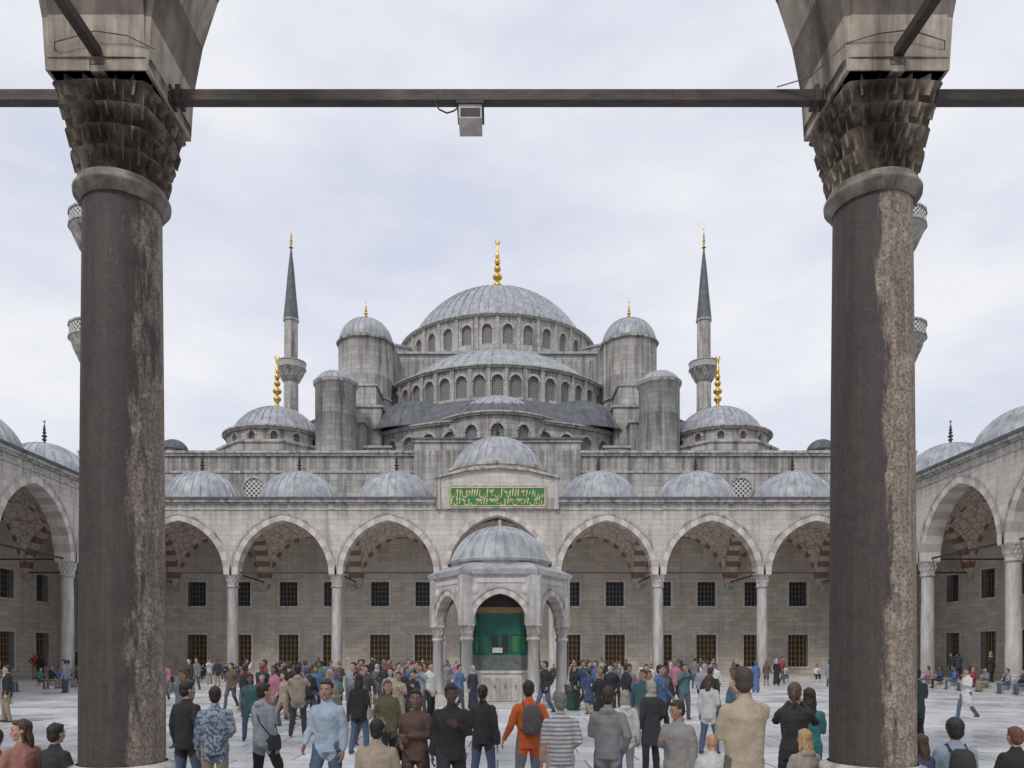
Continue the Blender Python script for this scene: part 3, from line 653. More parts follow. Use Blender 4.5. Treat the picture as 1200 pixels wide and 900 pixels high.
# ------------------------------------------------------------ people
cache={}
def cloth(c,kind=''):
    key=(tuple(round(x,3) for x in c),kind)
    if key in cache: return cache[key]
    m,nt,b=newmat('cloth_'+str(len(cache))); tc=nd(nt,'ShaderNodeTexCoord')
    n=noise(nt,tc.outputs['Object'],9,5,.6); cc=mixc(nt,ramp(nt,n,.3,.7),c,tuple(x*.72 for x in c))
    if kind=='stripe':
        sp=nd(nt,'ShaderNodeSeparateXYZ'); nt.links.new(tc.outputs['Object'],sp.inputs[0])
        a=nd(nt,'ShaderNodeMath',operation='MULTIPLY'); a.inputs[1].default_value=115; nt.links.new(sp.outputs[2],a.inputs[0])
        s=nd(nt,'ShaderNodeMath',operation='SINE'); nt.links.new(a.outputs[0],s.inputs[0])
        cc=mixc(nt,ramp(nt,s.outputs[0],.2,.5),cc,(.20,.20,.22))
    if kind=='camo':
        v=noise(nt,tc.outputs['Object'],22,3,.5); cc=mixc(nt,ramp(nt,v,.47,.53),cc,(.27,.32,.37))
    if kind=='check':
        v=noise(nt,tc.outputs['Object'],30,3,.5); cc=mixc(nt,ramp(nt,v,.45,.5),cc,(.4,.36,.3))
    nt.links.new(cc,b.inputs['Base Color']); b.inputs['Roughness'].default_value=.88
    bump(nt,b,noise(nt,tc.outputs['Object'],11,4,.5,(1,1,.6)),.5,.03)
    cache[key]=m; return m
def skinm(c):
    key=('s',c)
    if key in cache: return cache[key]
    m,nt,b=newmat('skin_'+str(len(cache))); tc=nd(nt,'ShaderNodeTexCoord')
    nt.links.new(mixc(nt,ramp(nt,noise(nt,tc.outputs['Object'],20,4,.6),.3,.7),c,tuple(x*.8 for x in c)),b.inputs['Base Color']); b.inputs['Roughness'].default_value=.5
    cache[key]=m; return m
def hairm(c):
    key=('h',c)
    if key in cache: return cache[key]
    m,nt,b=newmat('hair_'+str(len(cache))); tc=nd(nt,'ShaderNodeTexCoord')
    n=noise(nt,tc.outputs['Object'],60,4,.6,(1,1,.25))
    nt.links.new(mixc(nt,ramp(nt,n,.3,.7),c,tuple(x*.45 for x in c)),b.inputs['Base Color']); b.inputs['Roughness'].default_value=.5; bump(nt,b,n,.8,.015)
    cache[key]=m; return m
EYEW=mat_plain('eye_white',(.6,.58,.55),None,5,.3,0,0); EYED=mat_plain('eye_iris',(.03,.02,.015),None,5,.2,0,0); LIP=mat_plain('lip',(.30,.12,.10),None,5,.5,0,0)
SK,HR,TP,BT,SH,EX,EW,ED,LP=range(9)
class Raw:
    def __init__(s): s.v=[];s.f=[];s.b=[]
    def ring_loft(s,rings,n=12):
        b=len(s.v)
        for c,A,B in rings:
            for j in range(n):
                t=2*pi*j/n; s.v.append(tuple(c+A*math.cos(t)+B*math.sin(t)))
        for i in range(len(rings)-1):
            for j in range(n):
                k=(j+1)%n; s.f.append((b+i*n+j,b+i*n+k,b+(i+1)*n+k,b+(i+1)*n+j))
        s.f.append(tuple(b+j for j in range(n))[::-1]); s.f.append(tuple(b+(len(rings)-1)*n+j for j in range(n)))
    def tube(s,pts,rad,n=10,flat=1,ref=Vector((0,1,0))):
        pts=[Vector(p) for p in pts]; R=[]
        for i,p in enumerate(pts):
            d=(pts[min(i+1,len(pts)-1)]-pts[max(i-1,0)]).normalized()
            A=d.cross(ref); 
            if A.length<.05: A=d.cross(Vector((1,0,0)))
            A.normalize(); B=d.cross(A).normalized()
            if i==0:
                for k,q in ((.9,.35),(.55,.8)): R.append((p-d*rad[i]*k,A*rad[i]*q,B*rad[i]*q*flat))
            R.append((p,A*rad[i],B*rad[i]*flat))
            if i==len(pts)-1:
                for k,q in ((.55,.8),(.9,.35)): R.append((p+d*rad[i]*k,A*rad[i]*q,B*rad[i]*q*flat))
        s.ring_loft(R,n)
    def ell(s,c,r,n=12,m=8):
        c=Vector(c); R=[]
        for i in range(m+1):
            t=-pi/2+pi*(i+.0)/m; q=max(math.cos(t),.08)
            R.append((c+Vector((0,0,r[2]*math.sin(t))),Vector((r[0]*q,0,0)),Vector((0,r[1]*q,0))))
        s.ring_loft(R,n)
def remesh(raw,vox,it=3):
    me=bpy.data.meshes.new('t'); me.from_pydata(raw.v,[],raw.f); ob=bpy.data.objects.new('t',me); col.objects.link(ob)
    m=ob.modifiers.new('r','REMESH'); m.mode='VOXEL'; m.voxel_size=vox
    if it: s_=ob.modifiers.new('s','SMOOTH'); s_.factor=.5; s_.iterations=it
    dg=bpy.context.evaluated_depsgraph_get(); ev=ob.evaluated_get(dg); e=ev.to_mesh()
    n=len(e.vertices); V=np.empty(n*3); e.vertices.foreach_get('co',V); V=V.reshape(-1,3)
    F=[tuple(p.vertices) for p in e.polygons]
    ev.to_mesh_clear(); bpy.data.objects.remove(ob); bpy.data.meshes.remove(me)
    return V,F
heads={}
def head_part(hair,lod):
    key=(hair,lod)
    if key in heads: return heads[key]
    out=[]
    r=Raw(); X=Vector((1,0,0));Y=Vector((0,1,0))
    r.ring_loft([(Vector((0,c,z)),X*a,Y*b) for z,c,a,b in ((-.118,.04,.018,.016),(-.11,.037,.034,.032),(-.09,.026,.048,.056),(-.055,.010,.061,.078),(-.02,.001,.070,.092),(.02,-.002,.0755,.098),(.06,-.006,.073,.096),(.09,-.010,.060,.078),(.11,-.012,.038,.05),(.119,-.012,.014,.018))],16)
    r.tube([(0,.090,.004),(0,.108,-.028),(0,.104,-.036)],[.007,.012,.011],8)
    r.ell((0,.083,.024),(.045,.014,.009)); r.ell((0,.084,-.062),(.026,.016,.012)); r.ell((0,.072,-.102),(.02,.016,.014))
    for s in (-1,1):
        r.ell((s*.078,-.008,-.008),(.009,.018,.03)); r.ell((s*.045,.066,-.03),(.02,.018,.02))
    r.tube([(0,-.012,-.06),(0,-.02,-.15)],[.05,.052],10)
    V,F=remesh(r,.0065 if lod==0 else .013,2); out.append((V,F,SK))
    def small(c,rd,mat):
        q=Raw(); q.ell(c,rd,8,5); out.append((np.array(q.v),q.f,mat))
    for s in (-1,1):
        small((s*.030,.0865,.0),(.0135,.007,.0065),EW); small((s*.030,.0915,.0),(.0065,.005,.0065),ED); small((s*.031,.095,.022),(.019,.005,.0045),HR)
    small((0,.0985,-.062),(.022,.005,.006),LP)
    h=Raw(); hm=HR
    if hair in('short','long','bun','cap','curly','pony'):
        k=1.12 if hair=='curly' else 1
        h.ell((0,-.022,.040),(.086*k,.101*k,.100*k),16,10); h.ell((0,-.045,-.02),(.077*k,.073*k,.085*k),14,8); h.ell((0,.040,.090),(.060,.050,.036),12,8)
    if hair=='long': h.tube([(0,-.06,0),(0,-.085,-.10),(0,-.10,-.24)],[.078,.082,.06],12,.6); h.tube([(.06,-.01,.02),(.075,-.02,-.14)],[.025,.02]); h.tube([(-.06,-.01,.02),(-.075,-.02,-.14)],[.025,.02])
    if hair=='bun': h.ell((0,-.12,.05),(.038,.034,.038))
    if hair=='pony': h.tube([(0,-.11,.04),(0,-.15,-.02),(0,-.13,-.16)],[.028,.032,.012],8)
    if hair=='hijab':
        hm=EX; h.ell((0,-.024,.022),(.092,.102,.116),16,10); h.ell((0,-.035,-.06),(.086,.088,.10),14,8); h.ell((0,-.01,-.175),(.12,.095,.07),14,8); h.tube([(0,-.03,-.1),(0,-.1,-.3)],[.09,.05],10,.5)
    if h.v:
        V,F=remesh(h,.009 if lod==0 else .014,1)
        for i in range(len(V)):
            p=Vector(V[i]); q=mnoise.noise(Vector((p.x*60,p.y*60,p.z*18)))*.008*(0.4 if hair=='hijab' else 1); V[i]=np.array(p*(1+q/ max(.05,p.length)))
        out.append((V,F,hm))
    if hair=='cap':
        q=Raw(); q.ell((0,-.015,.05),(.090,.108,.092),16,8); q.tube([(0,.08,.055),(0,.15,.045)],[.06,.05],10,.12,Vector((0,0,1))); V,F=remesh(q,.01,1); out.append((V,F,EX))
    heads[key]=out; return out
def hand_raw(side):
    r=Raw(); r.tube([(0,0,.01),(0,.0,-.04),(-.002,0,-.085)],[.024,.040,.040],10,.38,Vector((1,0,0))) 
    for y,L,rd in ((.028,.072,.0085),(.0095,.082,.009),(-.009,.076,.0085),(-.026,.058,.0075)):
        r.tube([(0,y,-.088),(-.008,y*1.1,-.088-L*.42),(-.026,y*1.1,-.088-L*.75),(-.042,y*1.05,-.088-L*.9)],[rd,rd,rd*.92,rd*.8],7)
    r.tube([(-.004,.028,-.025),(-.016,.052,-.055),(-.024,.058,-.088)],[.013,.0105,.009],7)
    V=np.array(r.v)
    if side<0: V[:,0]*=-1
    return V,r.f
ARMS={'down':((.225,-.04,1.12),(.235,.035,.875)),'fwd':((.225,.03,1.13),(.215,.20,.95)),'back':((.23,-.12,1.14),(.235,-.15,.90)),
 'phone':((.225,.03,1.13),(.09,.24,1.24)),'camera':((.25,.12,1.25),(.08,.24,1.49)),'hip':((.30,-.08,1.15),(.185,.03,1.00)),
 'pocket':((.26,-.08,1.13),(.195,.06,.92)),'out':((.27,-.03,1.13),(.34,.10,.92)),'bag':((.235,-.05,1.12),(.17,.12,1.04)),'fold':((.235,.02,1.13),(-.02,.18,1.14)),'lap':((.235,.05,1.13),(.11,.26,1.00)),'strap':((.25,.03,1.14),(.12,.13,1.34))}
def person_mesh(arms=('down','down'),legs='stand',hair='short',fem=False,top='jacket',lod=0,lean=0,yaw=0,bag=None,build=1.0,tilt=0,sleeve=True):
    raw=Raw(); bones=[]; g=.020 if top in('jacket','coat','hood') else .012
    X=Vector((1,0,0));Y=Vector((0,1,0)); sw=.9 if fem else 1.0
    sit=legs in('sit',); dz=-.80 if sit else 0
    def sh(p):
        p=Vector(p)
        return Vector((p.x,p.y+(p.z-.95)*lean if p.z>.95 else p.y,p.z+dz))
    hem={'jacket':.80,'coat':.55,'shirt':.84,'hood':.83,'dress':.12}[top]
    if sit: hem=max(hem,.90)
    rings=[]
    if top in('coat','dress'):
        rings+=[(hem,0,.20 if top=='coat' else .22,.17 if top=='coat' else .19),((hem+.95)/2,0,.19,.155)] if not sit else []
    elif not sit: rings+=[(hem,0,.168+g,.124+g),(hem+.04,0,.166+g,.122+g)]
    hipw=.172 if fem else .162
    rings+=[(.95,-.005,hipw+g,.122+g),(1.06,0,(.138 if fem else .156)*build+g,.108*build+g),(1.2,.005,.160*build*sw+g,(.125 if fem else .118)*build+g),(1.31,.002,.176*build*sw+g,(.128 if fem else .120)*build+g),(1.385,-.010,.172*sw+g,.098+g),(1.43,-.016,.128*sw+g*.5,.082),(1.465,-.016,.080,.068),(1.50,-.012,.058,.056)]
    if sit: rings=[(.88,-.01,.165+g,.12+g)]+rings
    raw.ring_loft([(sh((0,c,z)),X*a,Y*b) for z,c,a,b in rings],18)
    for (z0,c0,a0,b0),(z1,c1,a1,b1) in zip(rings,rings[1:]):
        p0=sh((0,c0,z0));p1=sh((0,c1,z1))
        for s in (-1,0,1):
            q0=(a0-b0)*s*.9;q1=(a1-b1)*s*.9
            bones.append((p0+X*q0,p1+X*q1,b0,b1,TP if z0<1.455 else SK))
    raw.tube([sh((0,-.012,1.46)),sh((0,-.006,1.56))],[.055,.05]); bones.append((sh((0,-.012,1.505)),sh((0,0,1.6)),.055,.05,SK))
    hands=[]
    for s,k in ((1,arms[0]),(-1,arms[1])):
        e,w=ARMS[k]; S0=sh((s*.172*sw,-.012,1.375)); E=sh((s*e[0]*(.95 if fem else 1),e[1],e[2])); Wr=sh((s*w[0],w[1],w[2]))
        ga=g*.75
        raw.tube([S0,S0.lerp(E,.5),E,E.lerp(Wr,.4),Wr],[.060+ga*.6,.050+ga,.043+ga,.042+ga*.8,.028+ga*.7],10)
        bones.append((S0,E,.06+ga,.043+ga,TP)); bones.append((E,Wr,.043+ga,.028+ga,TP if sleeve else SK))
        d=(Wr-E).normalized(); zz=-d; fw=Vector((0,1,0)) if abs(d.y)<.75 else Vector((0,0,1)); yy=(fw-zz*fw.dot(zz)).normalized(); xx=yy.cross(zz)
        M=np.array([[xx.x,yy.x,zz.x],[xx.y,yy.y,zz.y],[xx.z,yy.z,zz.z]])
        V,F=hand_raw(s); hands.append((V@M.T+np.array(Wr+d*.005),F,SK))
    if legs=='sit': L=[((.095,0,.12),(.13,.43,.13),(.13,.40,-.30)),((-.095,0,.12),(-.12,.44,.13),(-.11,.47,-.30))]
    elif legs=='walk': L=[((.09,0,.92),(.10,.20,.52),(.10,.27,.09)),((-.09,0,.92),(-.10,-.02,.49),(-.10,-.30,.15))]
    elif legs=='step': L=[((.09,0,.92),(.12,.08,.49),(.14,.08,.08)),((-.09,0,.92),(-.13,.02,.49),(-.17,-.06,.08))]
    else: L=[((.09,0,.92),(.10,.02,.49),(.115,-.01,.08)),((-.09,0,.92),(-.105,.01,.49),(-.125,-.01,.08))]
    gl=.014
    raw.ell(sh((0,-.005,.93)) if not sit else (0,-.01,.13),(.158,.118,.10)); bones.append((Vector(L[0][0]),Vector(L[1][0]),.10,.10,BT))
    for h_,k_,a_2 in L:
        h_,k_,a_2=map(Vector,(h_,k_,a_2))
        raw.tube([h_,h_.lerp(k_,.45),k_,k_.lerp(a_2,.35),a_2],[.088+gl,.078+gl,.058+gl,.056+gl,.042+gl*1.3],12)
        bones.append((h_,k_,.088+gl,.058+gl,BT)); bones.append((k_,a_2+Vector((0,0,.03)),.058+gl,.045+gl,BT))
        t=a_2+Vector((0,.15,-.045)) ; hl=a_2+Vector((0,-.04,-.04))
        raw.tube([hl,a_2+Vector((0,.05,-.035)),t],[.038,.042,.032],10); bones.append((hl,t,.038,.032,SH)); bones.append((a_2,a_2+Vector((0,.03,-.03)),.04,.04,SH))
    if top=='hood': raw.ell(sh((0,-.085,1.45)),(.11,.055,.06)); bones.append((sh((-.06,-.085,1.45)),sh((.06,-.085,1.45)),.055,.055,TP))
    if top in('jacket','coat','shirt'): raw.tube([sh((-.045,-.035,1.475)),sh((0,-.062,1.485)),sh((.045,-.035,1.475))],[.026,.028,.026],8)
    vox=.016 if lod==0 else .025
    V,F=remesh(raw,vox,2 if lod==0 else 1)
    C=np.array([V[list(f)].mean(axis=0) for f in F]); best=np.full(len(C),1e9); mt=np.zeros(len(C),int)
    for p0,p1,r0,r1,m in bones:
        a=np.array(p0);b=np.array(p1);d=b-a;L2=max(d@d,1e-9); t=np.clip(((C-a)@d)/L2,0,1); q=np.linalg.norm(C-(a+t[:,None]*d),axis=1)-(r0+(r1-r0)*t)
        k=q<best; best[k]=q[k]; mt[k]=m
    for i in range(len(V)):
        p=V[i]; 
        if p[2]<1.42+dz:
            q=mnoise.noise(Vector((p[0]*8,p[1]*8+31,p[2]*6)))*.012+(abs(mnoise.noise(Vector((p[0]*12,p[1]*12,p[2]*18))))-.2)*.012
            n=np.array((p[0],p[1],0)); V[i]=p+n/max(.08,np.linalg.norm(n))*q
    parts=[(V,F,mt)]+hands
    hc=sh((0,.012,1.632)); cy,sy=math.cos(yaw),math.sin(yaw); ct,st_=math.cos(tilt),math.sin(tilt)
    Rz=np.array([[cy,-sy,0],[sy,cy,0],[0,0,1]])@np.array([[1,0,0],[0,ct,-st_],[0,st_,ct]])
    for v,f,m in head_part(hair,lod): parts.append((v@Rz.T+np.array(hc),f,m))
    if bag=='backpack':
        r=Raw()
        r.ring_loft([(sh((0,-.20-q,z)),X*a,Y*b) for z,q,a,b in ((1.0,0,.09,.05),(1.03,0,.13,.08),(1.12,.02,.145,.095),(1.28,.02,.14,.09),(1.39,0,.12,.07),(1.43,-.01,.07,.04))],16)
        r.tube([sh((0,-.30,1.06)),sh((0,-.30,1.18))],[.05,.05],10,.6)
        for s in (-1,1): r.tube([sh((s*.09,-.12,1.40)),sh((s*.10,-.03,1.47)),sh((s*.11,.10,1.41)),sh((s*.13,.16,1.25)),sh((s*.18,.05,1.12)),sh((s*.13,-.14,1.06))],[.02]*6,8,.5)
        v,f=remesh(r,.015,1); parts.append((v,f,EX))
    if bag in('handbag','sling'):
        r=Raw(); x=.25; r.ring_loft([(sh((x,.0,z)),X*a,Y*b) for z,a,b in ((.78,.03,.10),(.80,.045,.125),(.92,.045,.12),(1.0,.03,.10),(1.02,.01,.08))],12)
        if bag=='sling': r.tube([sh((x-.02,-.06,1.0)),sh((.1,-.16,1.2)),sh((-.10,-.09,1.45)),sh((-.11,.04,1.45)),sh((.05,.16,1.2)),sh((x-.02,.07,1.0))],[.012]*6,6)
        else: r.tube([sh((x,-.06,1.0)),sh((.23,-.05,1.2)),sh((.16,-.03,1.46)),sh((.23,.05,1.2)),sh((x,.06,1.0))],[.012]*5,6)
        v,f=remesh(r,.011,0); parts.append((v,f,EX))
    if bag=='phone':
        v=[(x,y,z) for z in (-.07,.07) for x,y in ((-.04,-.006),(.04,-.006),(.04,.006),(-.04,.006))]
        w=sh((0,.32,1.30 if 'phone' in arms else 1.56)); v=[(a+w.x,b+w.y,c+w.z) for a,b,c in v]
        parts.append((np.array(v),[(0,1,5,4),(1,2,6,5),(2,3,7,6),(3,0,4,7),(4,5,6,7),(3,2,1,0)],ED))
    VV=[];FF=[];MM=[];o=0
    for v,f,m in parts:
        VV.append(v); FF+=[tuple(i+o for i in q) for q in f]; MM+=list(m) if hasattr(m,'__len__') else [m]*len(f); o+=len(v)
    me=bpy.data.meshes.new('figure'); me.from_pydata(np.vstack(VV).tolist(),[],FF)
    me.polygons.foreach_set('material_index',[int(x) for x in MM]); me.polygons.foreach_set('use_smooth',[True]*len(FF))
    for k in range(9): me.materials.append(DARK)
    me.update(); return me
def place(name,me,X,Yp,z,h,face,c):
    ob=bpy.data.objects.new(name,me); col.objects.link(ob)
    s=h/1.75; ob.location=(X,Yp,z); ob.scale=(s,s,s); ob.rotation_euler=(0,0,math.radians(face))
    L=[skinm(c.get('skin',(.50,.31,.22))),hairm(c.get('hair',(.03,.022,.016))),cloth(c['top'],c.get('tk','')),cloth(c['bot']),cloth(c.get('shoe',(.06,.055,.05))),cloth(c.get('ex',(.05,.05,.05)),c.get('ek','')),EYEW,EYED,LIP]
    for i,m in enumerate(L): ob.material_slots[i].link='OBJECT'; ob.material_slots[i].material=m
    return ob
JEAN=(.09,.13,.21);KH=(.33,.27,.19);BLK=(.028,.028,.032);GRY=(.25,.25,.26);DSK=(.12,.07,.05);BRN=(.13,.08,.065);GHAIR=(.25,.24,.23)
near=[
 ('man_in_black_jacket',-4.3,10.4,0,1.70,-20,dict(arms=('pocket','down'),legs='step',top='jacket',yaw=-.4),dict(top=BLK,bot=JEAN)),
 ('man_in_patterned_jacket',-3.76,10.0,0,1.64,15,dict(arms=('bag','down'),legs='stand',top='jacket',build=1.08),dict(top=(.10,.13,.20),tk='camo',bot=KH)),
 ('man_in_grey_hoodie',-3.30,10.6,0,1.66,-35,dict(arms=('down','strap'),legs='walk',top='hood',bag='sling',yaw=-.3),dict(top=(.33,.36,.41),bot=BLK)),
 ('man_in_blue_shirt',-2.17,9.6,0,1.75,165,dict(arms=('fwd','down'),legs='walk',top='shirt',lean=.04,build=1.04,yaw=.2),dict(top=(.38,.47,.58),bot=JEAN,hair=(.045,.035,.028),skin=(.42,.25,.18))),
 ('woman_in_brown_jacket',-1.03,9.5,0,1.63,165,dict(arms=('bag','fold'),legs='step',fem=True,top='jacket',hair='bun',bag='handbag',yaw=.3),dict(top=BRN,bot=(.06,.045,.04),skin=(.24,.14,.10),ex=(.10,.05,.03))),
 ('man_in_leather_jacket',-.57,9.3,0,1.71,180,dict(arms=('down','phone'),legs='walk',top='jacket',build=1.06,yaw=.25,tilt=-.15),dict(top=(.035,.035,.04),bot=(.05,.05,.065),skin=DSK,hair=BLK)),
 ('woman_with_dark_hair',-.22,11.4,0,1.60,-15,dict(arms=('down','bag'),legs='step',fem=True,top='jacket',hair='pony',bag='handbag'),dict(top=(.04,.04,.045),bot=JEAN,ex=(.04,.04,.04))),
 ('man_with_backpack',.44,10.5,0,1.70,10,dict(arms=('pocket','out'),legs='step',top='jacket',bag='backpack',yaw=-.3),dict(top=(.70,.15,.04),bot=(.20,.23,.26),ex=(.13,.11,.12),hair=(.05,.035,.025))),
 ('man_in_striped_shirt',.75,8.95,0,1.62,5,dict(arms=('bag','down'),legs='stand',top='shirt',build=1.14,sleeve=False),dict(top=(.55,.55,.55),tk='stripe',bot=(.42,.41,.40),hair=GHAIR)),
 ('man_in_grey_hoodie',1.37,9.3,0,1.67,-15,dict(arms=('pocket','phone'),legs='stand',top='hood',build=1.05),dict(top=(.25,.25,.26),bot=JEAN,hair=(.05,.035,.025))),
 ('woman_in_white_hoodie',2.0,11.8,0,1.5,0,dict(arms=('down','down'),legs='stand',fem=True,top='hood',hair='long'),dict(top=(.6,.6,.58),bot=GRY,hair=(.4,.36,.32))),
 ('woman_in_headscarf',2.66,13,0,1.62,20,dict(arms=('bag','down'),legs='stand',fem=True,top='coat',hair='hijab'),dict(top=(.045,.042,.05),bot=BLK,ex=(.34,.31,.32),ek='check')),
 ('man_in_grey_blazer',2.12,8.85,0,1.53,140,dict(arms=('phone','down'),legs='stand',top='jacket',build=1.12,yaw=-.5,tilt=-.2),dict(top=(.28,.27,.265),bot=KH,hair=(.05,.04,.035),skin=(.40,.23,.16))),
 ('man_in_beige_jacket',2.02,6.15,.4,1.57,10,dict(arms=('camera','phone'),legs='step',top='jacket',build=1.10,yaw=-.35),dict(top=(.44,.365,.275),bot=(.13,.12,.11),hair=(.08,.06,.045))),
 ('woman_taking_picture',3.68,9.3,0,1.72,-25,dict(arms=('camera','camera'),legs='step',fem=True,top='jacket',hair='pony',bag='phone'),dict(top=(.035,.035,.038),bot=BLK,hair=(.14,.085,.05))),
 ('woman_in_teal_top',4.15,10.0,0,1.62,0,dict(arms=('phone','phone'),legs='stand',fem=True,top='jacket',hair='long'),dict(top=(.05,.20,.21),bot=BLK)),
 ('woman_in_olive_top',-1.9,13.0,0,1.62,200,dict(arms=('bag','down'),legs='walk',fem=True,top='jacket',hair='long',bag='handbag'),dict(top=(.17,.16,.09),bot=BLK,hair=(.20,.13,.07))),
 ('man_in_dark_jacket',9.2,16.5,0,1.75,0,dict(arms=('phone','phone'),legs='stand',top='jacket'),dict(top=(.05,.07,.07),bot=BLK)),
 ('seated_man',-1.38,8.6,.4,1.72,0,dict(arms=('lap','lap'),legs='sit',top='jacket',build=1.1),dict(top=(.42,.35,.27),bot=KH,hair=(.025,.02,.016))),
 ('seated_woman',-5.45,8.6,.4,1.70,60,dict(arms=('lap','lap'),legs='sit',fem=True,top='jacket',hair='long',yaw=1.2),dict(top=(.42,.20,.16),bot=BLK,hair=(.09,.055,.035))),
 ('seated_woman',-5.07,8.62,.4,1.62,-20,dict(arms=('lap','lap'),legs='sit',fem=True,top='jacket',hair='short'),dict(top=(.04,.04,.045),bot=BLK,hair=BLK)),
 ('seated_child',-5.75,8.6,.4,1.5,10,dict(arms=('lap','lap'),legs='sit',top='hood',hair='curly'),dict(top=(.32,.14,.11),bot=JEAN,hair=(.07,.045,.03))),
 ('seated_man',2.46,8.6,.4,1.42,0,dict(arms=('lap','lap'),legs='sit',top='shirt',hair='bald'),dict(top=(.6,.6,.58),bot=KH,skin=(.50,.28,.18))),
 ('seated_woman',3.52,8.6,.4,1.50,10,dict(arms=('lap','lap'),legs='sit',fem=True,top='hood',hair='long'),dict(top=(.38,.33,.28),bot=JEAN,hair=(.60,.42,.20))),
 ('seated_man',5.25,8.62,.4,1.72,-10,dict(arms=('phone','lap'),legs='sit',top='shirt',hair='curly',bag='backpack'),dict(top=(.30,.38,.47),bot=JEAN,hair=BLK,ex=(.04,.04,.04))),
 ('seated_woman',5.93,8.6,.4,1.55,0,dict(arms=('lap','lap'),legs='sit',fem=True,top='jacket',hair='short'),dict(top=(.03,.03,.03),bot=BLK,hair=(.20,.09,.05))),
 ('seated_woman',4.85,8.6,.4,1.40,15,dict(arms=('lap','lap'),legs='sit',fem=True,top='jacket',hair='long'),dict(top=(.06,.07,.12),bot=BLK,hair=(.09,.05,.035))),
]
for nm,X,Yp,z,h,fc,kw,c in near:
    place(nm,person_mesh(lod=0,**kw),X,Yp,z,h,fc,c)
VAR=[dict(arms=('down','down'),legs='stand',top='jacket'),dict(arms=('pocket','down'),legs='step',top='jacket'),dict(arms=('fwd','back'),legs='walk',top='shirt'),
 dict(arms=('phone','phone'),legs='stand',top='jacket',tilt=-.3),dict(arms=('camera','camera'),legs='step',top='hood',bag='phone'),dict(arms=('back','fwd'),legs='walk',top='hood',bag='backpack'),
 dict(arms=('hip','down'),legs='step',top='shirt',hair='cap',yaw=.5),dict(arms=('bag','down'),legs='step',fem=True,top='jacket',hair='long',bag='handbag'),dict(arms=('down','phone'),legs='walk',fem=True,top='coat',hair='bun'),
 dict(arms=('fold','down'),legs='stand',fem=True,top='coat',hair='hijab',yaw=-.4),dict(arms=('fwd','back'),legs='walk',fem=True,top='jacket',hair='long',bag='sling'),dict(arms=('down','bag'),legs='stand',fem=True,top='dress',hair='hijab'),
 dict(arms=('fwd','back'),legs='walk',top='jacket',lean=.06,build=1.1),dict(arms=('back','pocket'),legs='walk',top='jacket',yaw=-.5)]
VM=[person_mesh(lod=1,**k) for k in VAR]
SITM=[person_mesh(lod=1,arms=('lap','lap'),legs='sit',top='jacket'),person_mesh(lod=1,arms=('lap','phone'),legs='sit',fem=True,top='hood',hair='long')]
R=random.Random(23)
TOPS=[BLK,BLK,BLK,(.04,.045,.07),(.06,.06,.065),(.05,.08,.17),(.35,.35,.36),(.60,.60,.58),(.14,.10,.075),(.36,.05,.05),(.08,.17,.18),(.13,.13,.10),(.4,.34,.26),(.10,.17,.34),(.45,.18,.25),(.20,.20,.21),(.28,.31,.36),(.65,.65,.63)]
BOTS=[JEAN,JEAN,BLK,BLK,(.12,.12,.13),KH,(.08,.07,.06),(.06,.08,.12)]
HAIRS=[BLK,(.03,.02,.015),(.05,.03,.02),(.12,.07,.04),(.3,.2,.1),(.04,.03,.025)]
def cset(): return dict(top=R.choice(TOPS),bot=R.choice(BOTS),hair=R.choice(HAIRS),skin=R.choice([(.50,.31,.22),(.42,.25,.17),(.56,.38,.30),(.24,.15,.10)]),ex=R.choice([BLK,(.25,.09,.08),(.4,.36,.3),(.1,.12,.2),(.5,.47,.46)]))
placed=[(n[1],n[2]) for n in near]
def scatter(n,x0,x1,y0,y1,md=.55,toward=.45):
    k=0;t=0
    while k<n and t<n*40:
        t+=1; x=R.uniform(x0,x1); y=R.uniform(y0,y1)
        if math.hypot(x-.1,y-31)<3.3: continue
        if abs(x-.05*y/31)<.030*y and y<28: continue
        if any(math.hypot(x-a,y-b)<md for a,b in placed): continue
        placed.append((x,y)); i=R.randrange(len(VM)); fem=VAR[i].get('fem')
        fc=180+R.uniform(-55,55) if R.random()<toward else R.uniform(0,360)
        place('tourist',VM[i],x,y,0,R.uniform(1.56,1.68) if fem else R.uniform(1.66,1.84),fc,cset())
        k+=1
        if R.random()<.35 and k<n:
            a=math.radians(fc); x2=x+.62*math.cos(a); y2=y+.62*math.sin(a)
            if math.hypot(x2-.1,y2-31)>3.2 and all(math.hypot(x2-p,y2-q)>.4 for p,q in placed):
                placed.append((x2,y2)); j=R.randrange(len(VM)); place('tourist',VM[j],x2,y2,0,R.uniform(1.58,1.78),fc+R.uniform(-15,15),cset()); k+=1
scatter(50,-9.5,-1.8,21,36,.5); scatter(6,-1.6,3.5,25,28,.6); scatter(24,2.9,9,23,38,.5); scatter(48,-24,24,38,52.5,.8); scatter(11,-8,-2.2,15,22,1.0); scatter(7,2.5,7,15,22,1.1); scatter(4,-20,-10,22,34,2); scatter(2,12,20,22,34,2)
for i in range(50):
    if i<24: x,y,f=R.uniform(-25,25),54.2,180
    elif i<37: x,y,f=-26.0,R.uniform(36,53),-90
    else: x,y,f=26.0,R.uniform(35,53),90
    place('seated_tourist',R.choice(SITM),x,y,.4,R.uniform(1.6,1.75),f+R.uniform(-20,20),cset())
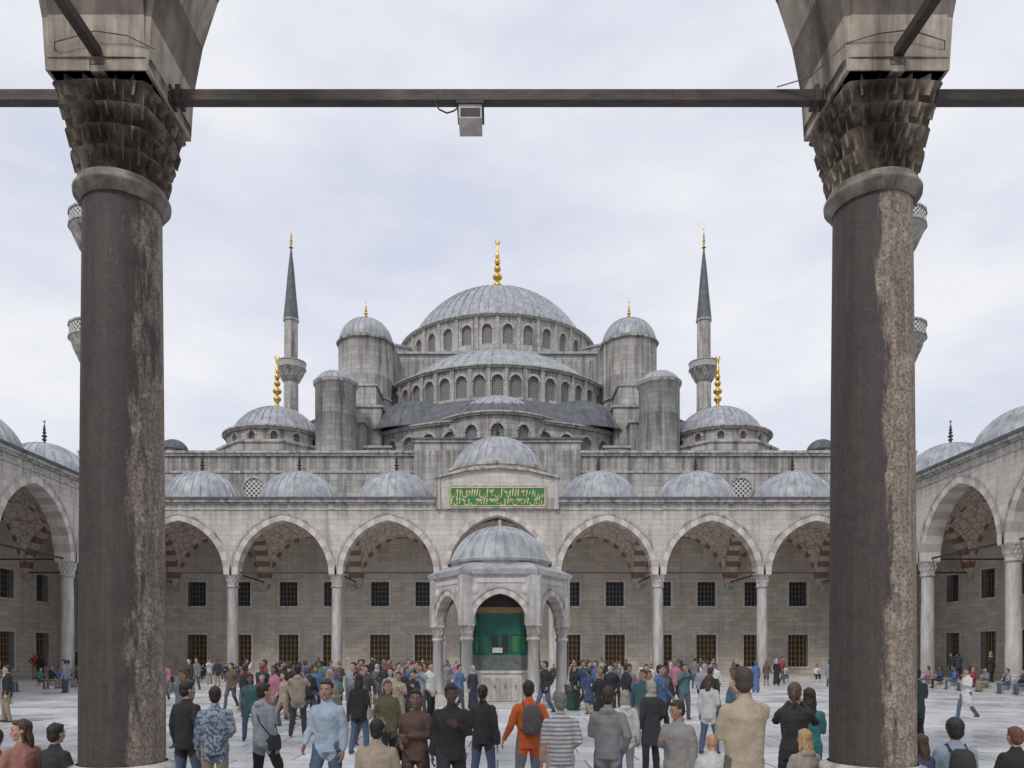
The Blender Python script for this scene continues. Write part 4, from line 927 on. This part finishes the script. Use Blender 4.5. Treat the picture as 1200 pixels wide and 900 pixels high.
for i in range(12):
    s=-1 if i%2 else 1
    place('tourist',R.choice(VM),s*R.uniform(26.5,30.5),R.uniform(36,54),.4,R.uniform(1.6,1.8),R.uniform(0,360),cset())

# ------------------------------------------------------------ world, sun, camera
w=bpy.data.worlds.new('World'); sc.world=w; w.use_nodes=True; nt=w.node_tree; nt.nodes.clear()
out=nd(nt,'ShaderNodeOutputWorld'); b1=nd(nt,'ShaderNodeBackground'); b2=nd(nt,'ShaderNodeBackground'); mx=nd(nt,'ShaderNodeMixShader')
sky=nd(nt,'ShaderNodeTexSky',sky_type='NISHITA'); sky.sun_disc=False; sky.sun_elevation=math.radians(48); sky.sun_rotation=math.radians(205)
nt.links.new(sky.outputs[0],b1.inputs[0]); b1.inputs[1].default_value=.08
tc=nd(nt,'ShaderNodeTexCoord'); n1=noise(nt,tc.outputs['Generated'],2.6,8,.56,(1,1,2.8)); 
c=nd(nt,'ShaderNodeValToRGB'); e=c.color_ramp.elements; e[0].position=.34; e[0].color=(.70,.735,.87,1); e[1].position=.62; e[1].color=(.93,.935,.98,1)
nt.links.new(n1,c.inputs[0]); nt.links.new(c.outputs[0],b2.inputs[0]); b2.inputs[1].default_value=1.0
mx.inputs[0].default_value=.92; nt.links.new(b1.outputs[0],mx.inputs[1]); nt.links.new(b2.outputs[0],mx.inputs[2]); nt.links.new(mx.outputs[0],out.inputs[0])
sl=bpy.data.lights.new('sun','SUN'); sl.energy=1.5; sl.angle=math.radians(10); sl.color=(1,.96,.91); so=bpy.data.objects.new('sun',sl); col.objects.link(so)
so.rotation_euler=(math.radians(42),0,math.radians(-25))
cam=bpy.data.cameras.new('camera'); co=bpy.data.objects.new('camera',cam); col.objects.link(co)
co.location=(0,0,2.1); co.rotation_euler=(pi/2,0,0); cam.lens=26.4; cam.sensor_width=36; cam.shift_x=.0142; cam.shift_y=.2625; cam.clip_end=3000; cam.clip_start=.05
sc.camera=co
sc.view_settings.view_transform='Standard'; sc.view_settings.look='None'; sc.view_settings.exposure=0
print('polys',sum(len(o.data.polygons) for o in bpy.data.objects if o.type=='MESH'))
